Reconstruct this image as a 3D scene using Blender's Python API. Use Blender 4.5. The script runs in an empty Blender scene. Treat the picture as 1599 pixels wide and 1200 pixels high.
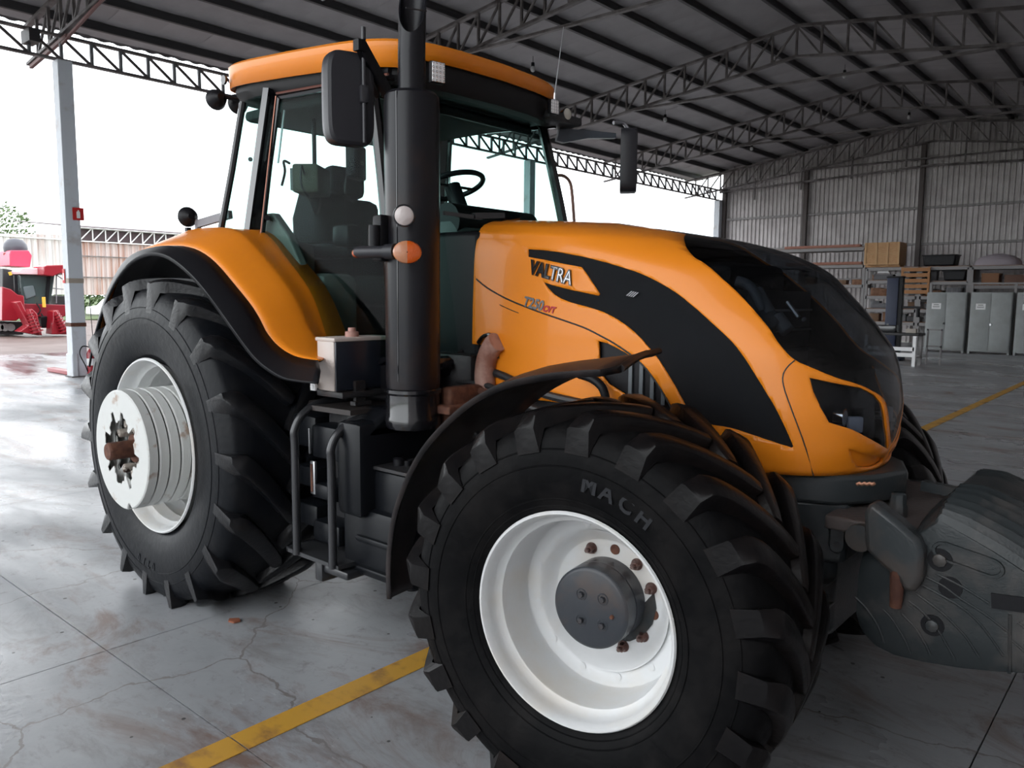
import bpy, bmesh, math, random
import numpy as np
from mathutils import Vector, Matrix
from mathutils.geometry import delaunay_2d_cdt
from mathutils.bvhtree import BVHTree
random.seed(7)
C = bpy.context.scene.collection
PI = math.pi
# ------------------------------------------------------------------ camera
CP = (4.5281, -3.4038, 1.794); YAW, PIT, ROL, F = 2.2833, 0.1102, 0.0088, 1232.34
_fw = Vector((math.cos(PIT)*math.cos(YAW), math.cos(PIT)*math.sin(YAW), -math.sin(PIT)))
_r = Vector((math.sin(YAW), -math.cos(YAW), 0)); _u = _r.cross(_fw)
_r2 = _r*math.cos(ROL) + _u*math.sin(ROL); _u2 = _u*math.cos(ROL) - _r*math.sin(ROL)
cd = bpy.data.cameras.new('camera'); cam = bpy.data.objects.new('camera', cd); C.objects.link(cam)
cd.sensor_width = 36; cd.lens = F/1599*36; cd.clip_end = 2000; cd.clip_start = 0.05
cam.matrix_world = Matrix.Translation(CP) @ Matrix((_r2, _u2, -_fw)).transposed().to_4x4()
bpy.context.scene.camera = cam
# ------------------------------------------------------------------ world, exposure
sc = bpy.context.scene
w = bpy.data.worlds.new('overcast_sky'); sc.world = w; w.use_nodes = True
bg = w.node_tree.nodes['Background']; bg.inputs[0].default_value = (0.93, 0.97, 1.0, 1); bg.inputs[1].default_value = 3.4
sc.view_settings.view_transform = 'Standard'; sc.view_settings.look = 'None'; sc.view_settings.gamma = 1
sc.view_settings.use_curve_mapping = False
sc.view_settings.exposure = 0.15
sc.cycles.max_bounces = 10; sc.cycles.diffuse_bounces = 5; sc.cycles.glossy_bounces = 4
sc.cycles.transparent_max_bounces = 16; sc.cycles.transmission_bounces = 6
sc.cycles.use_denoising = True; sc.cycles.denoising_prefilter = 'ACCURATE'; sc.cycles.denoising_input_passes = 'RGB_ALBEDO'; sc.cycles.sample_clamp_indirect = 6

# ------------------------------------------------------------------ helpers
def ray(x, y):
    return Vector(CP), (_fw + _r2*((x-799.5)/F) - _u2*((y-600)/F))
def at(x, y, ax, v):
    c, d = ray(x, y); i = 'XYZ'.index(ax); return c + d*((v-c[i])/d[i])
def atp(x, y, P, N):
    c, d = ray(x, y); P = Vector(P); N = Vector(N); return c + d*((P-c).dot(N)/d.dot(N))
class MB:
    def __init__(s): s.v = []; s.f = []; s.m = []
    def add(s, vs, fs, mi=0):
        b = len(s.v); s.v += [tuple(x) for x in vs]; s.f += [tuple(b+i for i in f) for f in fs]; s.m += [mi]*len(fs); return s
    def box(s, x0, x1, y0, y1, z0, z1, ch=0.0, mi=0):
        if x0 > x1: x0, x1 = x1, x0
        if y0 > y1: y0, y1 = y1, y0
        if z0 > z1: z0, z1 = z1, z0
        if ch <= 0:
            v = [(x, y, z) for z in (z0, z1) for y in (y0, y1) for x in (x0, x1)]
            return s.add(v, [(0,2,3,1),(4,5,7,6),(0,1,5,4),(2,6,7,3),(0,4,6,2),(1,3,7,5)], mi)
        c = min(ch, (x1-x0)*.45, (y1-y0)*.45, (z1-z0)*.45)
        bm = bmesh.new(); bmesh.ops.create_cube(bm, size=1)
        for q in bm.verts: q.co = Vector(((x0+x1)/2+q.co.x*(x1-x0), (y0+y1)/2+q.co.y*(y1-y0), (z0+z1)/2+q.co.z*(z1-z0)))
        bmesh.ops.bevel(bm, geom=bm.edges[:], offset=c, segments=2, affect='EDGES', profile=.5)
        bm.verts.index_update()
        s.add([q.co for q in bm.verts], [[q.index for q in f.verts] for f in bm.faces], mi); bm.free(); return s
    def beam(s, a, b, w, h=None, up=(0,0,1), mi=0):
        a = Vector(a); b = Vector(b); h = h or w; d = (b-a).normalized(); u = Vector(up)
        if abs(d.dot(u)) > .95: u = Vector((1,0,0))
        r = d.cross(u).normalized(); u = r.cross(d)
        v = [p + r*(sx*w/2) + u*(sz*h/2) for p in (a, b) for sx, sz in ((-1,-1),(1,-1),(1,1),(-1,1))]
        return s.add(v, [(3,2,1,0),(4,5,6,7),(0,1,5,4),(1,2,6,5),(2,3,7,6),(3,0,4,7)], mi)
    def tube(s, pts, r, n=10, mi=0, cap=True):
        pts = [Vector(p) for p in pts]; k = len(pts); R = r if isinstance(r, (list, tuple)) else [r]*k
        b = len(s.v); prev = None
        for i, p in enumerate(pts):
            d = (pts[min(i+1, k-1)] - pts[max(i-1, 0)]).normalized()
            if prev is None:
                a = Vector((0,0,1)) if abs(d.z) < .9 else Vector((1,0,0)); x = d.cross(a).normalized()
            else: x = (prev - d*prev.dot(d)).normalized()
            prev = x; y = d.cross(x)
            for j in range(n):
                t = 2*PI*j/n; s.v.append(tuple(p + (x*math.cos(t)+y*math.sin(t))*R[i]))
        for i in range(k-1):
            for j in range(n):
                s.f.append((b+i*n+j, b+i*n+(j+1)%n, b+(i+1)*n+(j+1)%n, b+(i+1)*n+j)); s.m.append(mi)
        if cap:
            s.f.append(tuple(b+j for j in range(n))[::-1]); s.m.append(mi)
            s.f.append(tuple(b+(k-1)*n+j for j in range(n))); s.m.append(mi)
        return s
    def cyl(s, a, b, r, n=24, mi=0): return s.tube([a, b], r, n, mi)
    def lathe(s, prof, axis='Y', c=(0,0,0), n=64, mi=0, closed=False, smooth_t=None):
        # prof: (along, radius)
        b = len(s.v); k = len(prof)
        for (h, r) in prof:
            for j in range(n):
                t = 2*PI*j/n; q = (r*math.cos(t), r*math.sin(t))
                p = {'Y': (q[0], h, q[1]), 'Z': (q[0], q[1], h), 'X': (h, q[0], q[1])}[axis]
                s.v.append((p[0]+c[0], p[1]+c[1], p[2]+c[2]))
        K = k if closed else k-1
        for i in range(K):
            i2 = (i+1) % k
            for j in range(n):
                s.f.append((b+i*n+j, b+i2*n+j, b+i2*n+(j+1)%n, b+i*n+(j+1)%n)); s.m.append(mi)
        return s
    def prism(s, poly, ax, a, b, mi=0):
        # poly of 2D points in the other two axes (ordered), extruded along ax from a to b
        def P(u, v, w): return {'Y': (u, w, v), 'X': (w, u, v), 'Z': (u, v, w)}[ax]
        n = len(poly); vs = [P(u, v, a) for u, v in poly] + [P(u, v, b) for u, v in poly]
        fs = [tuple(range(n))[::-1], tuple(range(n, 2*n))] + [(i, (i+1)%n, n+(i+1)%n, n+i) for i in range(n)]
        return s.add(vs, fs, mi)
    def loft(s, rows, mi=0, closed=False):
        b = len(s.v); k = len(rows[0])
        for r in rows: s.v += [tuple(p) for p in r]
        for i in range(len(rows)-1):
            for j in range(k if closed else k-1):
                j2 = (j+1) % k; s.f.append((b+i*k+j, b+i*k+j2, b+(i+1)*k+j2, b+(i+1)*k+j)); s.m.append(mi)
        return s
    def mirror_y(s):
        n = len(s.v); s.v += [(x, -y, z) for x, y, z in s.v]; k = len(s.f)
        s.f += [tuple(n+i for i in f[::-1]) for f in s.f]; s.m += s.m[:k]; return s
def mesh_of(mb, mats, smooth=40, recalc=True):
    me = bpy.data.meshes.new('m'); me.from_pydata(mb.v, [], mb.f)
    for m in (mats if isinstance(mats, (list, tuple)) else [mats]): me.materials.append(m)
    me.polygons.foreach_set('material_index', mb.m)
    if recalc:
        bm = bmesh.new(); bm.from_mesh(me); bmesh.ops.recalc_face_normals(bm, faces=bm.faces[:]); bm.to_mesh(me); bm.free()
    if smooth:
        me.polygons.foreach_set('use_smooth', [True]*len(me.polygons)); me.set_sharp_from_angle(angle=math.radians(smooth))
    me.update(); return me
def obj(name, mb, mats, parent=None, loc=(0,0,0), rot=(0,0,0), smooth=40, label=None, solid=0, bevel=0, recalc=True, off=0):
    me = mb if isinstance(mb, bpy.types.Mesh) else mesh_of(mb, mats, smooth, recalc)
    me.name = name; o = bpy.data.objects.new(name, me); C.objects.link(o); o.parent = parent; o.location = loc; o.rotation_euler = rot
    if solid:
        md = o.modifiers.new('solid', 'SOLIDIFY'); md.thickness = solid; md.offset = off
    if bevel:
        md = o.modifiers.new('bev', 'BEVEL'); md.width = bevel; md.segments = 2; md.limit_method = 'ANGLE'; md.angle_limit = math.radians(35)
    if label: o['label'] = label
    return o
def empty(name, loc=(0,0,0), rotz=0):
    o = bpy.data.objects.new(name, None); C.objects.link(o); o.location = loc; o.rotation_euler = (0,0,rotz); o.empty_display_size = .1; return o
def tag(o, label=None, cat=None, group=None, kind=None):
    if label: o['label'] = label
    if cat: o['category'] = cat
    if group: o['group'] = group
    if kind: o['kind'] = kind
    return o
def textmesh(s, size, depth=.004, shear=0, bold=0, space=1.0):
    cu = bpy.data.curves.new('t', 'FONT'); cu.body = s; cu.size = size; cu.extrude = depth; cu.offset = bold; cu.shear = shear
    cu.space_character = space; cu.align_x = 'LEFT'; cu.resolution_u = 3
    o = bpy.data.objects.new('t', cu); C.objects.link(o); dg = bpy.context.evaluated_depsgraph_get()
    me = bpy.data.meshes.new_from_object(o.evaluated_get(dg)); bpy.data.objects.remove(o); return me
def smoothcurve(pts, n=6):
    P = [Vector(p) for p in pts]; out = []
    for i in range(len(P)-1):
        p0 = P[max(i-1,0)]; p1 = P[i]; p2 = P[i+1]; p3 = P[min(i+2,len(P)-1)]
        for k in range(n):
            t = k/n; out.append(.5*((2*p1)+(p2-p0)*t+(2*p0-5*p1+4*p2-p3)*t*t+(3*p1-p0-3*p2+p3)*t**3))
    out.append(P[-1]); return out
# ------------------------------------------------------------------ materials
def mat(name, col, rough=.5, metal=0, spec=.5, coat=0, noise=None, bump=0, bscale=60, col2=None, mscale=6, mlow=.4, mhigh=.62, emit=None, detail=6, stretch=None):
    m = bpy.data.materials.new(name); m.use_nodes = True; nt = m.node_tree; b = nt.nodes['Principled BSDF']
    b.inputs['Base Color'].default_value = (*col, 1); b.inputs['Roughness'].default_value = rough; b.inputs['Metallic'].default_value = metal
    b.inputs['Specular IOR Level'].default_value = spec; b.inputs['Coat Weight'].default_value = coat; b.inputs['Coat Roughness'].default_value = .06
    tc = nt.nodes.new('ShaderNodeTexCoord'); src = tc.outputs['Object']
    if stretch:
        mp = nt.nodes.new('ShaderNodeMapping'); mp.inputs['Scale'].default_value = stretch; nt.links.new(src, mp.inputs[0]); src = mp.outputs[0]
    if col2 is not None:
        n = nt.nodes.new('ShaderNodeTexNoise'); n.inputs['Scale'].default_value = mscale; n.inputs['Detail'].default_value = detail; n.inputs['Roughness'].default_value = .6
        nt.links.new(src, n.inputs['Vector'])
        r = nt.nodes.new('ShaderNodeValToRGB'); r.color_ramp.elements[0].position = mlow; r.color_ramp.elements[1].position = mhigh
        r.color_ramp.elements[0].color = (*col, 1); r.color_ramp.elements[1].color = (*col2, 1)
        nt.links.new(n.outputs['Fac'], r.inputs[0]); nt.links.new(r.outputs[0], b.inputs['Base Color'])
    if bump:
        n2 = nt.nodes.new('ShaderNodeTexNoise'); n2.inputs['Scale'].default_value = bscale; n2.inputs['Detail'].default_value = 4
        nt.links.new(src, n2.inputs['Vector'])
        bp = nt.nodes.new('ShaderNodeBump'); bp.inputs['Strength'].default_value = bump; bp.inputs['Distance'].default_value = .01
        nt.links.new(n2.outputs['Fac'], bp.inputs['Height']); nt.links.new(bp.outputs[0], b.inputs['Normal'])
    if emit: b.inputs['Emission Color'].default_value = (*emit[0], 1); b.inputs['Emission Strength'].default_value = emit[1]
    return m
def glassmat(name, tint, refl=1.0, rough=0.0, ior=1.45):
    m = bpy.data.materials.new(name); m.use_nodes = True; nt = m.node_tree; nt.nodes.clear()
    o = nt.nodes.new('ShaderNodeOutputMaterial'); t = nt.nodes.new('ShaderNodeBsdfTransparent'); g = nt.nodes.new('ShaderNodeBsdfGlossy')
    f = nt.nodes.new('ShaderNodeFresnel'); ge = nt.nodes.new('ShaderNodeNewGeometry'); mr = nt.nodes.new('ShaderNodeMapRange')
    mr.inputs[3].default_value = ior; mr.inputs[4].default_value = 1/ior; nt.links.new(ge.outputs['Backfacing'], mr.inputs[0]); nt.links.new(mr.outputs[0], f.inputs[0]); mx = nt.nodes.new('ShaderNodeMixShader')
    t.inputs[0].default_value = (*tint, 1); g.inputs['Roughness'].default_value = rough; g.inputs[0].default_value = (refl, refl, refl, 1)
    nt.links.new(f.outputs[0], mx.inputs[0]); nt.links.new(t.outputs[0], mx.inputs[1]); nt.links.new(g.outputs[0], mx.inputs[2]); nt.links.new(mx.outputs[0], o.inputs[0])
    return m
ORANGE = mat('orange_paint', (.82, .245, .012), .38, coat=.18, spec=.35)
ORANGE_D = ORANGE
BLACKP = mat('black_plastic', (.007, .007, .009), .45, spec=.22, bump=.08, bscale=300)
BLACKG = mat('black_gloss', (.008, .008, .010), .16, coat=.4)
EXH = mat('exhaust_black', (.009, .009, .012), .34, spec=.28, bump=.03, bscale=200, col2=(.03, .017, .013), mscale=3, mlow=.5, mhigh=.8)
RUBBER = mat('tyre_rubber', (.004, .004, .0045), .5, spec=.06, bump=.25, bscale=35, col2=(.012, .011, .011), mscale=5, mlow=.45, mhigh=.75)
RUBBER_R = mat('tyre_rubber_rear', (.005, .006, .008), .42, spec=.14, bump=.25, bscale=30, col2=(.013, .013, .014), mscale=4, mlow=.45, mhigh=.8)
LUGM = mat('tread_rubber_dusty', (.005, .0045, .005), .34, spec=.16, bump=.12, bscale=60, col2=(.014, .010, .009), mscale=4, mlow=.45, mhigh=.72)
LUGR = mat('tread_rubber_rear', (.006, .007, .009), .32, spec=.35, bump=.25, bscale=50, col2=(.016, .014, .014), mscale=4, mlow=.45, mhigh=.75)
WHITE = mat('white_rim_paint', (.64, .65, .65), .38, bump=.06, bscale=60, col2=(.62, .58, .52), mscale=3, mlow=.5, mhigh=.75)
WHITEW = mat('white_weight_paint', (.58, .59, .57), .45, bump=.15, bscale=40, col2=(.36, .26, .20), mscale=7, mlow=.60, mhigh=.68, detail=9)
RUST = mat('rust', (.075, .028, .018), .8, bump=.5, bscale=120, col2=(.14, .055, .03), mscale=25)
RUSTW = mat('rusty_white', (.42, .38, .33), .7, bump=.6, bscale=60, col2=(.06, .035, .025), mscale=22, mlow=.48, mhigh=.56)
CAST = mat('grey_cast_paint', (.034, .040, .043), .36, spec=.4, bump=.12, bscale=90, col2=(.075, .06, .052), mscale=5, mlow=.5, mhigh=.75)
HUBM = mat('hub_grey_paint', (.034, .038, .045), .33, spec=.4, bump=.06, bscale=120, col2=(.060, .045, .040), mscale=6, mlow=.5, mhigh=.72)
DARKM = mat('dark_metal', (.020, .020, .022), .5, bump=.2, bscale=80, col2=(.045, .025, .02), mscale=7, mlow=.55, mhigh=.75)
ALU = mat('aluminium', (.55, .56, .58), .28, metal=.9)
CHROME = mat('chrome', (.8, .8, .82), .1, metal=1)
GLASS = glassmat('cab_glass', (.66,.84,.81), .10)
GLASSD = glassmat('smoked_cover', (.20, .22, .24), .7, .05, 1.4)
GLASSH = glassmat('headlight_glass', (.45, .47, .50), .5, .02, 1.4)
LENS = mat('lamp_lens', (.95, .94, .94), .45, coat=.5, bump=.4, bscale=90)
AMBER = mat('amber_lens', (.62, .10, .008), .15, coat=.5, bump=.3, bscale=70)
AMBERP = mat('faded_amber_lens', (.52, .22, .11), .25, coat=.4, bump=.3, bscale=70)
REDP = mat('red_paint', (.27, .004, .014), .4, coat=.4)
REDW = mat('red_sign', (.5, .02, .02), .5)
WHITEP = mat('white_paint', (.8, .8, .8), .4)
BEIGE = mat('beige_paint', (.55, .48, .44), .4, col2=(.35, .26, .2), mscale=6, mlow=.62, mhigh=.75)
NAVY = mat('navy_panel', (.016, .020, .030), .35, bump=.06)
SEATM = mat('seat_cloth', (.02, .022, .024), .85)
OLIVE = mat('khaki_plastic', (.075, .08, .055), .6)
STEEL = mat('truss_steel', (.15, .135, .135), .55, bump=.1, col2=(.055, .045, .045), mscale=2)
STEELB = mat('truss_steel_bluish', (.14, .145, .155), .55)
YELLOW = mat('yellow_paint', (.60, .33, .03), .6)
PAPER = mat('paper', (.75, .75, .75), .6)
WOOD = mat('pale_wood', (.42, .22, .09), .6, bump=.2, bscale=40, col2=(.50, .29, .13), mscale=8, stretch=(1, 1, 6))
WOODD = mat('dark_wood', (.16, .07, .035), .7, col2=(.22, .11, .06), mscale=8)
BLUE = mat('blue_machine_paint', (.010, .018, .05), .5)
GREYPAINT = mat('cabinet_paint', (.30, .32, .32), .55, col2=(.26, .275, .27), mscale=2)
RACK = mat('rack_grey', (.22, .21, .21), .5)
GREYBOX = mat('grey_plastic', (.10, .10, .11), .5)
TARP = mat('pale_tarp', (.32, .28, .31), .6, bump=.5, bscale=15)
MIRH = mat('mirror_housing', (.024, .024, .029), .4, spec=.4, bump=.1, bscale=250)
ARMB = mat('arm_blue_grey', (.055, .068, .085), .4)
COLP = mat('column_paint', (.56, .59, .63), .55, col2=(.40, .36, .33), mscale=3, mlow=.55, mhigh=.8)
# ------------------------------------------------------------------ ground and floor
def floor_mat(name, wet0=.12, wet1=.5, base=(.27,.28,.295), stain=(.19,.135,.115), light=(.34,.35,.365)):
    m = bpy.data.materials.new(name); m.use_nodes = True; nt = m.node_tree; b = nt.nodes['Principled BSDF']; L = nt.links.new
    tc = nt.nodes.new('ShaderNodeNewGeometry'); P = tc.outputs['Position']
    def noise(s, d=6, r=.6, vec=P, dist=0):
        n = nt.nodes.new('ShaderNodeTexNoise'); n.inputs['Scale'].default_value = s; n.inputs['Detail'].default_value = d
        n.inputs['Roughness'].default_value = r; n.inputs['Distortion'].default_value = dist; L(vec, n.inputs['Vector']); return n.outputs['Fac']
    def ramp(f, a, bb):
        r = nt.nodes.new('ShaderNodeMapRange'); r.inputs[1].default_value = a; r.inputs[2].default_value = bb; L(f, r.inputs[0]); return r.outputs[0]
    def mix(f, a, bb):
        x = nt.nodes.new('ShaderNodeMix'); x.data_type = 'RGBA'; L(f, x.inputs[0])
        for s, v in ((x.inputs[6], a), (x.inputs[7], bb)):
            if isinstance(v, tuple): s.default_value = (*v, 1)
            else: L(v, s)
        return x.outputs[2]
    mp = nt.nodes.new('ShaderNodeMapping'); mp.inputs['Rotation'].default_value = (0,0,.5); mp.inputs['Scale'].default_value = (.6,1.5,1); L(P, mp.inputs[0])
    c = mix(ramp(noise(.9, 7, .65), .35, .65), base, light)
    c = mix(ramp(noise(1.1, 9, .72, mp.outputs[0], .8), .53, .65), c, stain)
    c = mix(ramp(noise(2.6, 9, .75, mp.outputs[0], .5), .52, .72), c, (.19,.18,.18))
    c = mix(ramp(noise(9, 8, .75), .56, .76), c, (.13,.105,.10))
    sp = nt.nodes.new('ShaderNodeTexVoronoi'); sp.inputs['Scale'].default_value = 5; L(P, sp.inputs['Vector'])
    lt = nt.nodes.new('ShaderNodeMath'); lt.operation = 'LESS_THAN'; lt.inputs[1].default_value = .055; L(sp.outputs['Distance'], lt.inputs[0])
    c = mix(lt.outputs[0], c, (.05,.05,.05))
    # hairline cracks
    cr = nt.nodes.new('ShaderNodeTexVoronoi'); cr.feature = 'DISTANCE_TO_EDGE'; cr.inputs['Scale'].default_value = .55
    wv = nt.nodes.new('ShaderNodeVectorMath'); wv.operation = 'ADD'; wn = nt.nodes.new('ShaderNodeTexNoise'); wn.inputs['Scale'].default_value = 1.8; wn.inputs['Detail'].default_value = 6
    L(P, wn.inputs['Vector']); L(P, wv.inputs[0]); sv = nt.nodes.new('ShaderNodeVectorMath'); sv.operation = 'SCALE'; sv.inputs[3].default_value = .5
    L(wn.outputs['Color'], sv.inputs[0]); L(sv.outputs[0], wv.inputs[1]); L(wv.outputs[0], cr.inputs['Vector'])
    lc = nt.nodes.new('ShaderNodeMath'); lc.operation = 'LESS_THAN'; lc.inputs[1].default_value = .0028; L(cr.outputs['Distance'], lc.inputs[0])
    c = mix(lc.outputs[0], c, (.19,.175,.17))
    L(c, b.inputs['Base Color'])
    rr = ramp(noise(.45, 6, .6, mp.outputs[0], .4), .40, .62); r2 = nt.nodes.new('ShaderNodeMapRange'); r2.inputs[3].default_value = wet0; r2.inputs[4].default_value = wet1; L(rr, r2.inputs[0])
    L(r2.outputs[0], b.inputs['Roughness'])
    bp = nt.nodes.new('ShaderNodeBump'); bp.inputs['Strength'].default_value = .12; bp.inputs['Distance'].default_value = .02; L(noise(14, 6), bp.inputs['Height']); L(bp.outputs[0], b.inputs['Normal'])
    return m
FLOOR = floor_mat('wet_concrete_floor', .22, .6)
APRON = floor_mat('wet_concrete_apron', .12, .45, (.16,.155,.16), (.12,.075,.065), (.2,.2,.205))
MUD = mat('red_mud', (.085,.050,.042), .6, bump=.6, bscale=3, col2=(.14,.10,.09), mscale=.5, detail=9)
GRASS = mat('grass_field', (.06,.10,.03), .9, col2=(.10,.13,.05), mscale=.6)
fl = obj('floor', MB().box(-13.95, 5.6, -8.85, 33.3, -.3, -.012), DARKM, smooth=0); tag(fl, kind='structure')
sx = [-13.95, -10, -6.5, -3, .5, 4, 5.6]; sy = [-8.85, -5.35, -1.85, 1.65, 5.15, 8.65, 12.15, 15.65, 19.15, 22.65, 26.15, 29.65, 33.3]
for i in range(len(sx)-1):
    for j in range(len(sy)-1):
        obj('slab', MB().box(sx[i]+.003, sx[i+1]-.003, sy[j]+.003, sy[j+1]-.003, -.1, 0), FLOOR, fl, smooth=0)
ap = obj('paved_apron', MB().box(-21.5, -13.96, -40, 60, -.3, -.006).box(-13.96, 20, -40, -8.86, -.3, -.006), APRON, smooth=0); tag(ap, kind='structure')
gr = obj('ground', MB().box(-420, 420, -300, 420, -.6, -.31), GRASS, smooth=0); tag(gr, kind='structure')
md = obj('mud_yard', MB().box(-52, -21.5, -60, 90, -.32, -.02), MUD, smooth=0); tag(md, kind='structure')
gf = obj('grass_verge', MB().box(-400, -52, -300, 400, -.32, 0.02), GRASS, smooth=0); tag(gf, kind='structure')
# yellow line painted on the slabs, between the joints
yl = MB(); ys = [-8.8] + [s for s in sy[1:-1]] + [33.2]
for a, b in zip(ys[:-1], ys[1:]): yl.box(1.68, 1.82, a+.004, b-.004, 0.0005, .003)
YEL2 = mat('worn_yellow_line', (.54,.29,.035), .5, col2=(.25,.12,.045), mscale=4, mlow=.50, mhigh=.66, detail=10, stretch=(1,1.5,1))
tag(obj('floor_line', yl, YEL2, smooth=0), 'worn yellow line painted on the concrete floor, running under the front tyre', 'floor marking')
# ------------------------------------------------------------------ roof
RX, RZ, SL, EX = -4.2, 9.22, .131, -15.7
EE = 7.4
def rz(x): return RZ - SL*abs(x-RX)
ROOF = mat('roof_underside', (.31,.295,.30), .6, bump=.15, bscale=3, col2=(.26,.245,.25), mscale=.8)
ce = obj('ceiling', MB().prism([(EX, rz(EX)+.16), (RX, RZ+.16), (EE, rz(EE)+.16), (EE, rz(EE)+.24), (RX, RZ+.24), (EX, rz(EX)+.24)], 'Y', -8.6, 33.9), ROOF, smooth=0); tag(ce, kind='structure')
pan = {}
for s in (0, 1):
    x0, x1 = (EX, RX) if s == 0 else (EE, RX)
    k = 0; y = -8.5
    while y < 33.8:
        zt = .10 + .012*(k % 2)
        key = (s, k % 2)
        if key not in pan:
            pan[key] = mesh_of(MB().prism([(x0, rz(x0)+zt), (x1, RZ+zt), (x1, RZ+zt+.04), (x0, rz(x0)+zt+.04)], 'Y', 0, 1.12), ROOF, 0)
        obj('roof_panel', pan[key], None, ce, (0, y, 0)); y += 1.1; k += 1
# corrugated eave edge
em = MB(); rows = []
N = 440
for (zo, xo) in ((.14, 0), (.20, 0)):
    pass
pts_a = []; pts_b = []
for i in range(N+1):
    yy = -8.5 + 42.3*i/N; zz = .03*(1 if (i//2) % 2 else 0)
    pts_a.append((EX-.05, yy, rz(EX)+.04+zz)); pts_b.append((EX-.05, yy, rz(EX)+.2+zz))
em.loft([pts_a, pts_b]); obj('corrugated_edge', em, STEEL, ce, smooth=0, solid=.01)
PUR = mat('purlin_steel', (.035,.033,.036), .6)
pm = mesh_of(MB().box(-.045, .045, -8.5, 33.7, -.08, .10), PUR, 0)
xs = [RX + 1.34*k for k in range(-8, 8)]
for x in xs:
    if EX < x < EE: obj('purlin', pm, None, ce, (x, 0, rz(x)))
# roof trusses, spanning across the building
WD = .075
def truss(y, label, x0=-15.5, x1=5.3, red=False):
    t = empty('roof_truss', (0, y, 0)); tag(t, label, 'roof truss', 'roof trusses')
    m = STEEL
    for a, b in ((x0, RX), (RX, x1)):
        obj('top_chord', MB().beam((a, 0, rz(a)-.12), (b, 0, rz(b)-.12), .12, .07), m, t, smooth=0)
        obj('bottom_chord', MB().beam((a, 0, rz(a)-.92), (b, 0, rz(b)-.92), .12, .06), m, t, smooth=0)
    obj('tie_beam', MB().beam((-9.2, 0, rz(-9.2)-.94), (.8, 0, rz(-9.2)-.94), .10, .06), m, t, smooth=0)
    vert = mesh_of(MB().box(-.025, .025, -.03, .03, -.40, .40), m, 0)
    k = -1
    st = .67
    n = int((RX-x0)/st)
    for side in (-1, 1):
        for i in range(1, n+1):
            x = RX + side*st*i
            if x > x1: break
            obj('web_post', vert, None, t, (x, 0, rz(x)-.52))
            xa = x - side*st   # towards the ridge
            obj('web_diagonal', MB().beam((x, 0, rz(x)-.90), (xa, 0, rz(xa)-.15), .05, .045), m, t, smooth=0)
    obj('web_post', vert, None, t, (RX, 0, rz(RX)-.52), label='post under the ridge')
    return t
tr0 = truss(3.3, 'nearest roof truss, landing on the white column at the left edge of the photo')
truss(10.8, 'second roof truss, seen behind the top of the exhaust pipe')
truss(18.3, 'third roof truss, running up to the right from the far cab mirror')
truss(25.8, 'fourth roof truss, smaller, between the far mirror and the back wall')
gt = truss(33.0, 'last roof truss, against the corrugated back wall')
obj('lower_rail', MB().beam((-13.6, 0, 6.95), (RX, 0, 7.32), .10, .08).beam((RX, 0, 7.32), (5.3, 0, 6.95), .10, .08), STEEL, gt, smooth=0)
hm = mesh_of(MB().box(-.03, .03, -.03, .03, -.5, .5), STEEL, 0)
for k in range(8): obj('hanger', hm, None, gt, (-11.8+2.2*k, 0, rz(-11.8+2.2*k)-1.25))
obj('knee_brace', MB().beam((-15.4, 0, 6.75), (-13.3, 0, 7.0), .07).beam((-13.6, 0, 6.9), (-10.6, 0, 7.5), .05), mat('red_oxide', (.14,.06,.055), .6), tr0, smooth=0)
# eave truss along the open side
et = empty('eave_truss', (-13.66, 0, 0)); tag(et, 'long lattice eave beam along the open side, carried by the white columns', 'truss')
for nm, z in (('top_chord', 7.06), ('bottom_chord', 6.58)):
    obj(nm, MB().box(-.06, .06, -6, 33.3, z-.025, z+.025), STEEL, et, smooth=0)
vm = mesh_of(MB().box(-.03, .03, -.03, .03, -.23, .23), STEELB, 0)
dm = mesh_of(MB().beam((0, -.58, .22), (0, -.02, -.22), .05, .05), STEEL, 0)
for k in range(-14, 50):
    obj('web_post', vm, None, et, (0, 3.3+.6*k, 6.82)); obj('web_diagonal', dm, None, et, (0, 3.3+.6*k, 6.82))
obj('junction_box', MB().box(-.1, .35, 2.6, 2.8, 6.75, 7.0), DARKM, et, smooth=0)
# columns on the open side
def column(y, label, z1=6.56):
    t = empty('column', (-13.66, y, 0)); tag(t, label, 'column', 'columns of the open side')
    obj('shaft', MB().box(-.145, .145, -.145, .145, 0, z1, .01), COLP, t, smooth=0); obj('base_plate', MB().box(-.2, .2, -.2, .2, 0, .02), STEEL, t, smooth=0)
    return t
co = column(3.31, 'white column left of the tractor with a fire extinguisher and small red signs')
column(18.5, 'pale column seen through the cab windscreen'); column(33.0, 'slim pale column at the corner of the corrugated back wall')
obj('concrete_foot', MB().box(-.17, .17, -.17, -.05, 0, .5, .02), COLP, co, smooth=0)
e = empty('extinguisher_sign', (-13.5, 3.42, 3.45)); tag(e, 'red square sign with a white extinguisher symbol, high on the white column', 'sign')
obj('plate', MB().box(0, .01, -.12, .1, -.13, .13), REDW, e, smooth=0)
obj('symbol', MB().box(.01, .014, -.045, .025, -.09, .05).box(.01, .014, -.025, .005, .05, .08), WHITEP, e, smooth=0)
e = empty('small_sign', (-13.75, 3.155, 2.15)); tag(e, 'narrow red and white sign on the bright side of the column', 'sign')
obj('plate', MB().box(-.05, .07, -.01, 0, -.15, .15), REDW, e, smooth=0); obj('symbol', MB().box(-.02, .04, -.014, -.01, -.09, .06), WHITEP, e, smooth=0)
tag(obj('cable_band', MB().box(-.155, .155, -.155, .155, -.04, .04), RUST, None, (-13.66, 3.31, 1.12), smooth=0), 'rusty clamp band around the white column', 'clamp')
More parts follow.
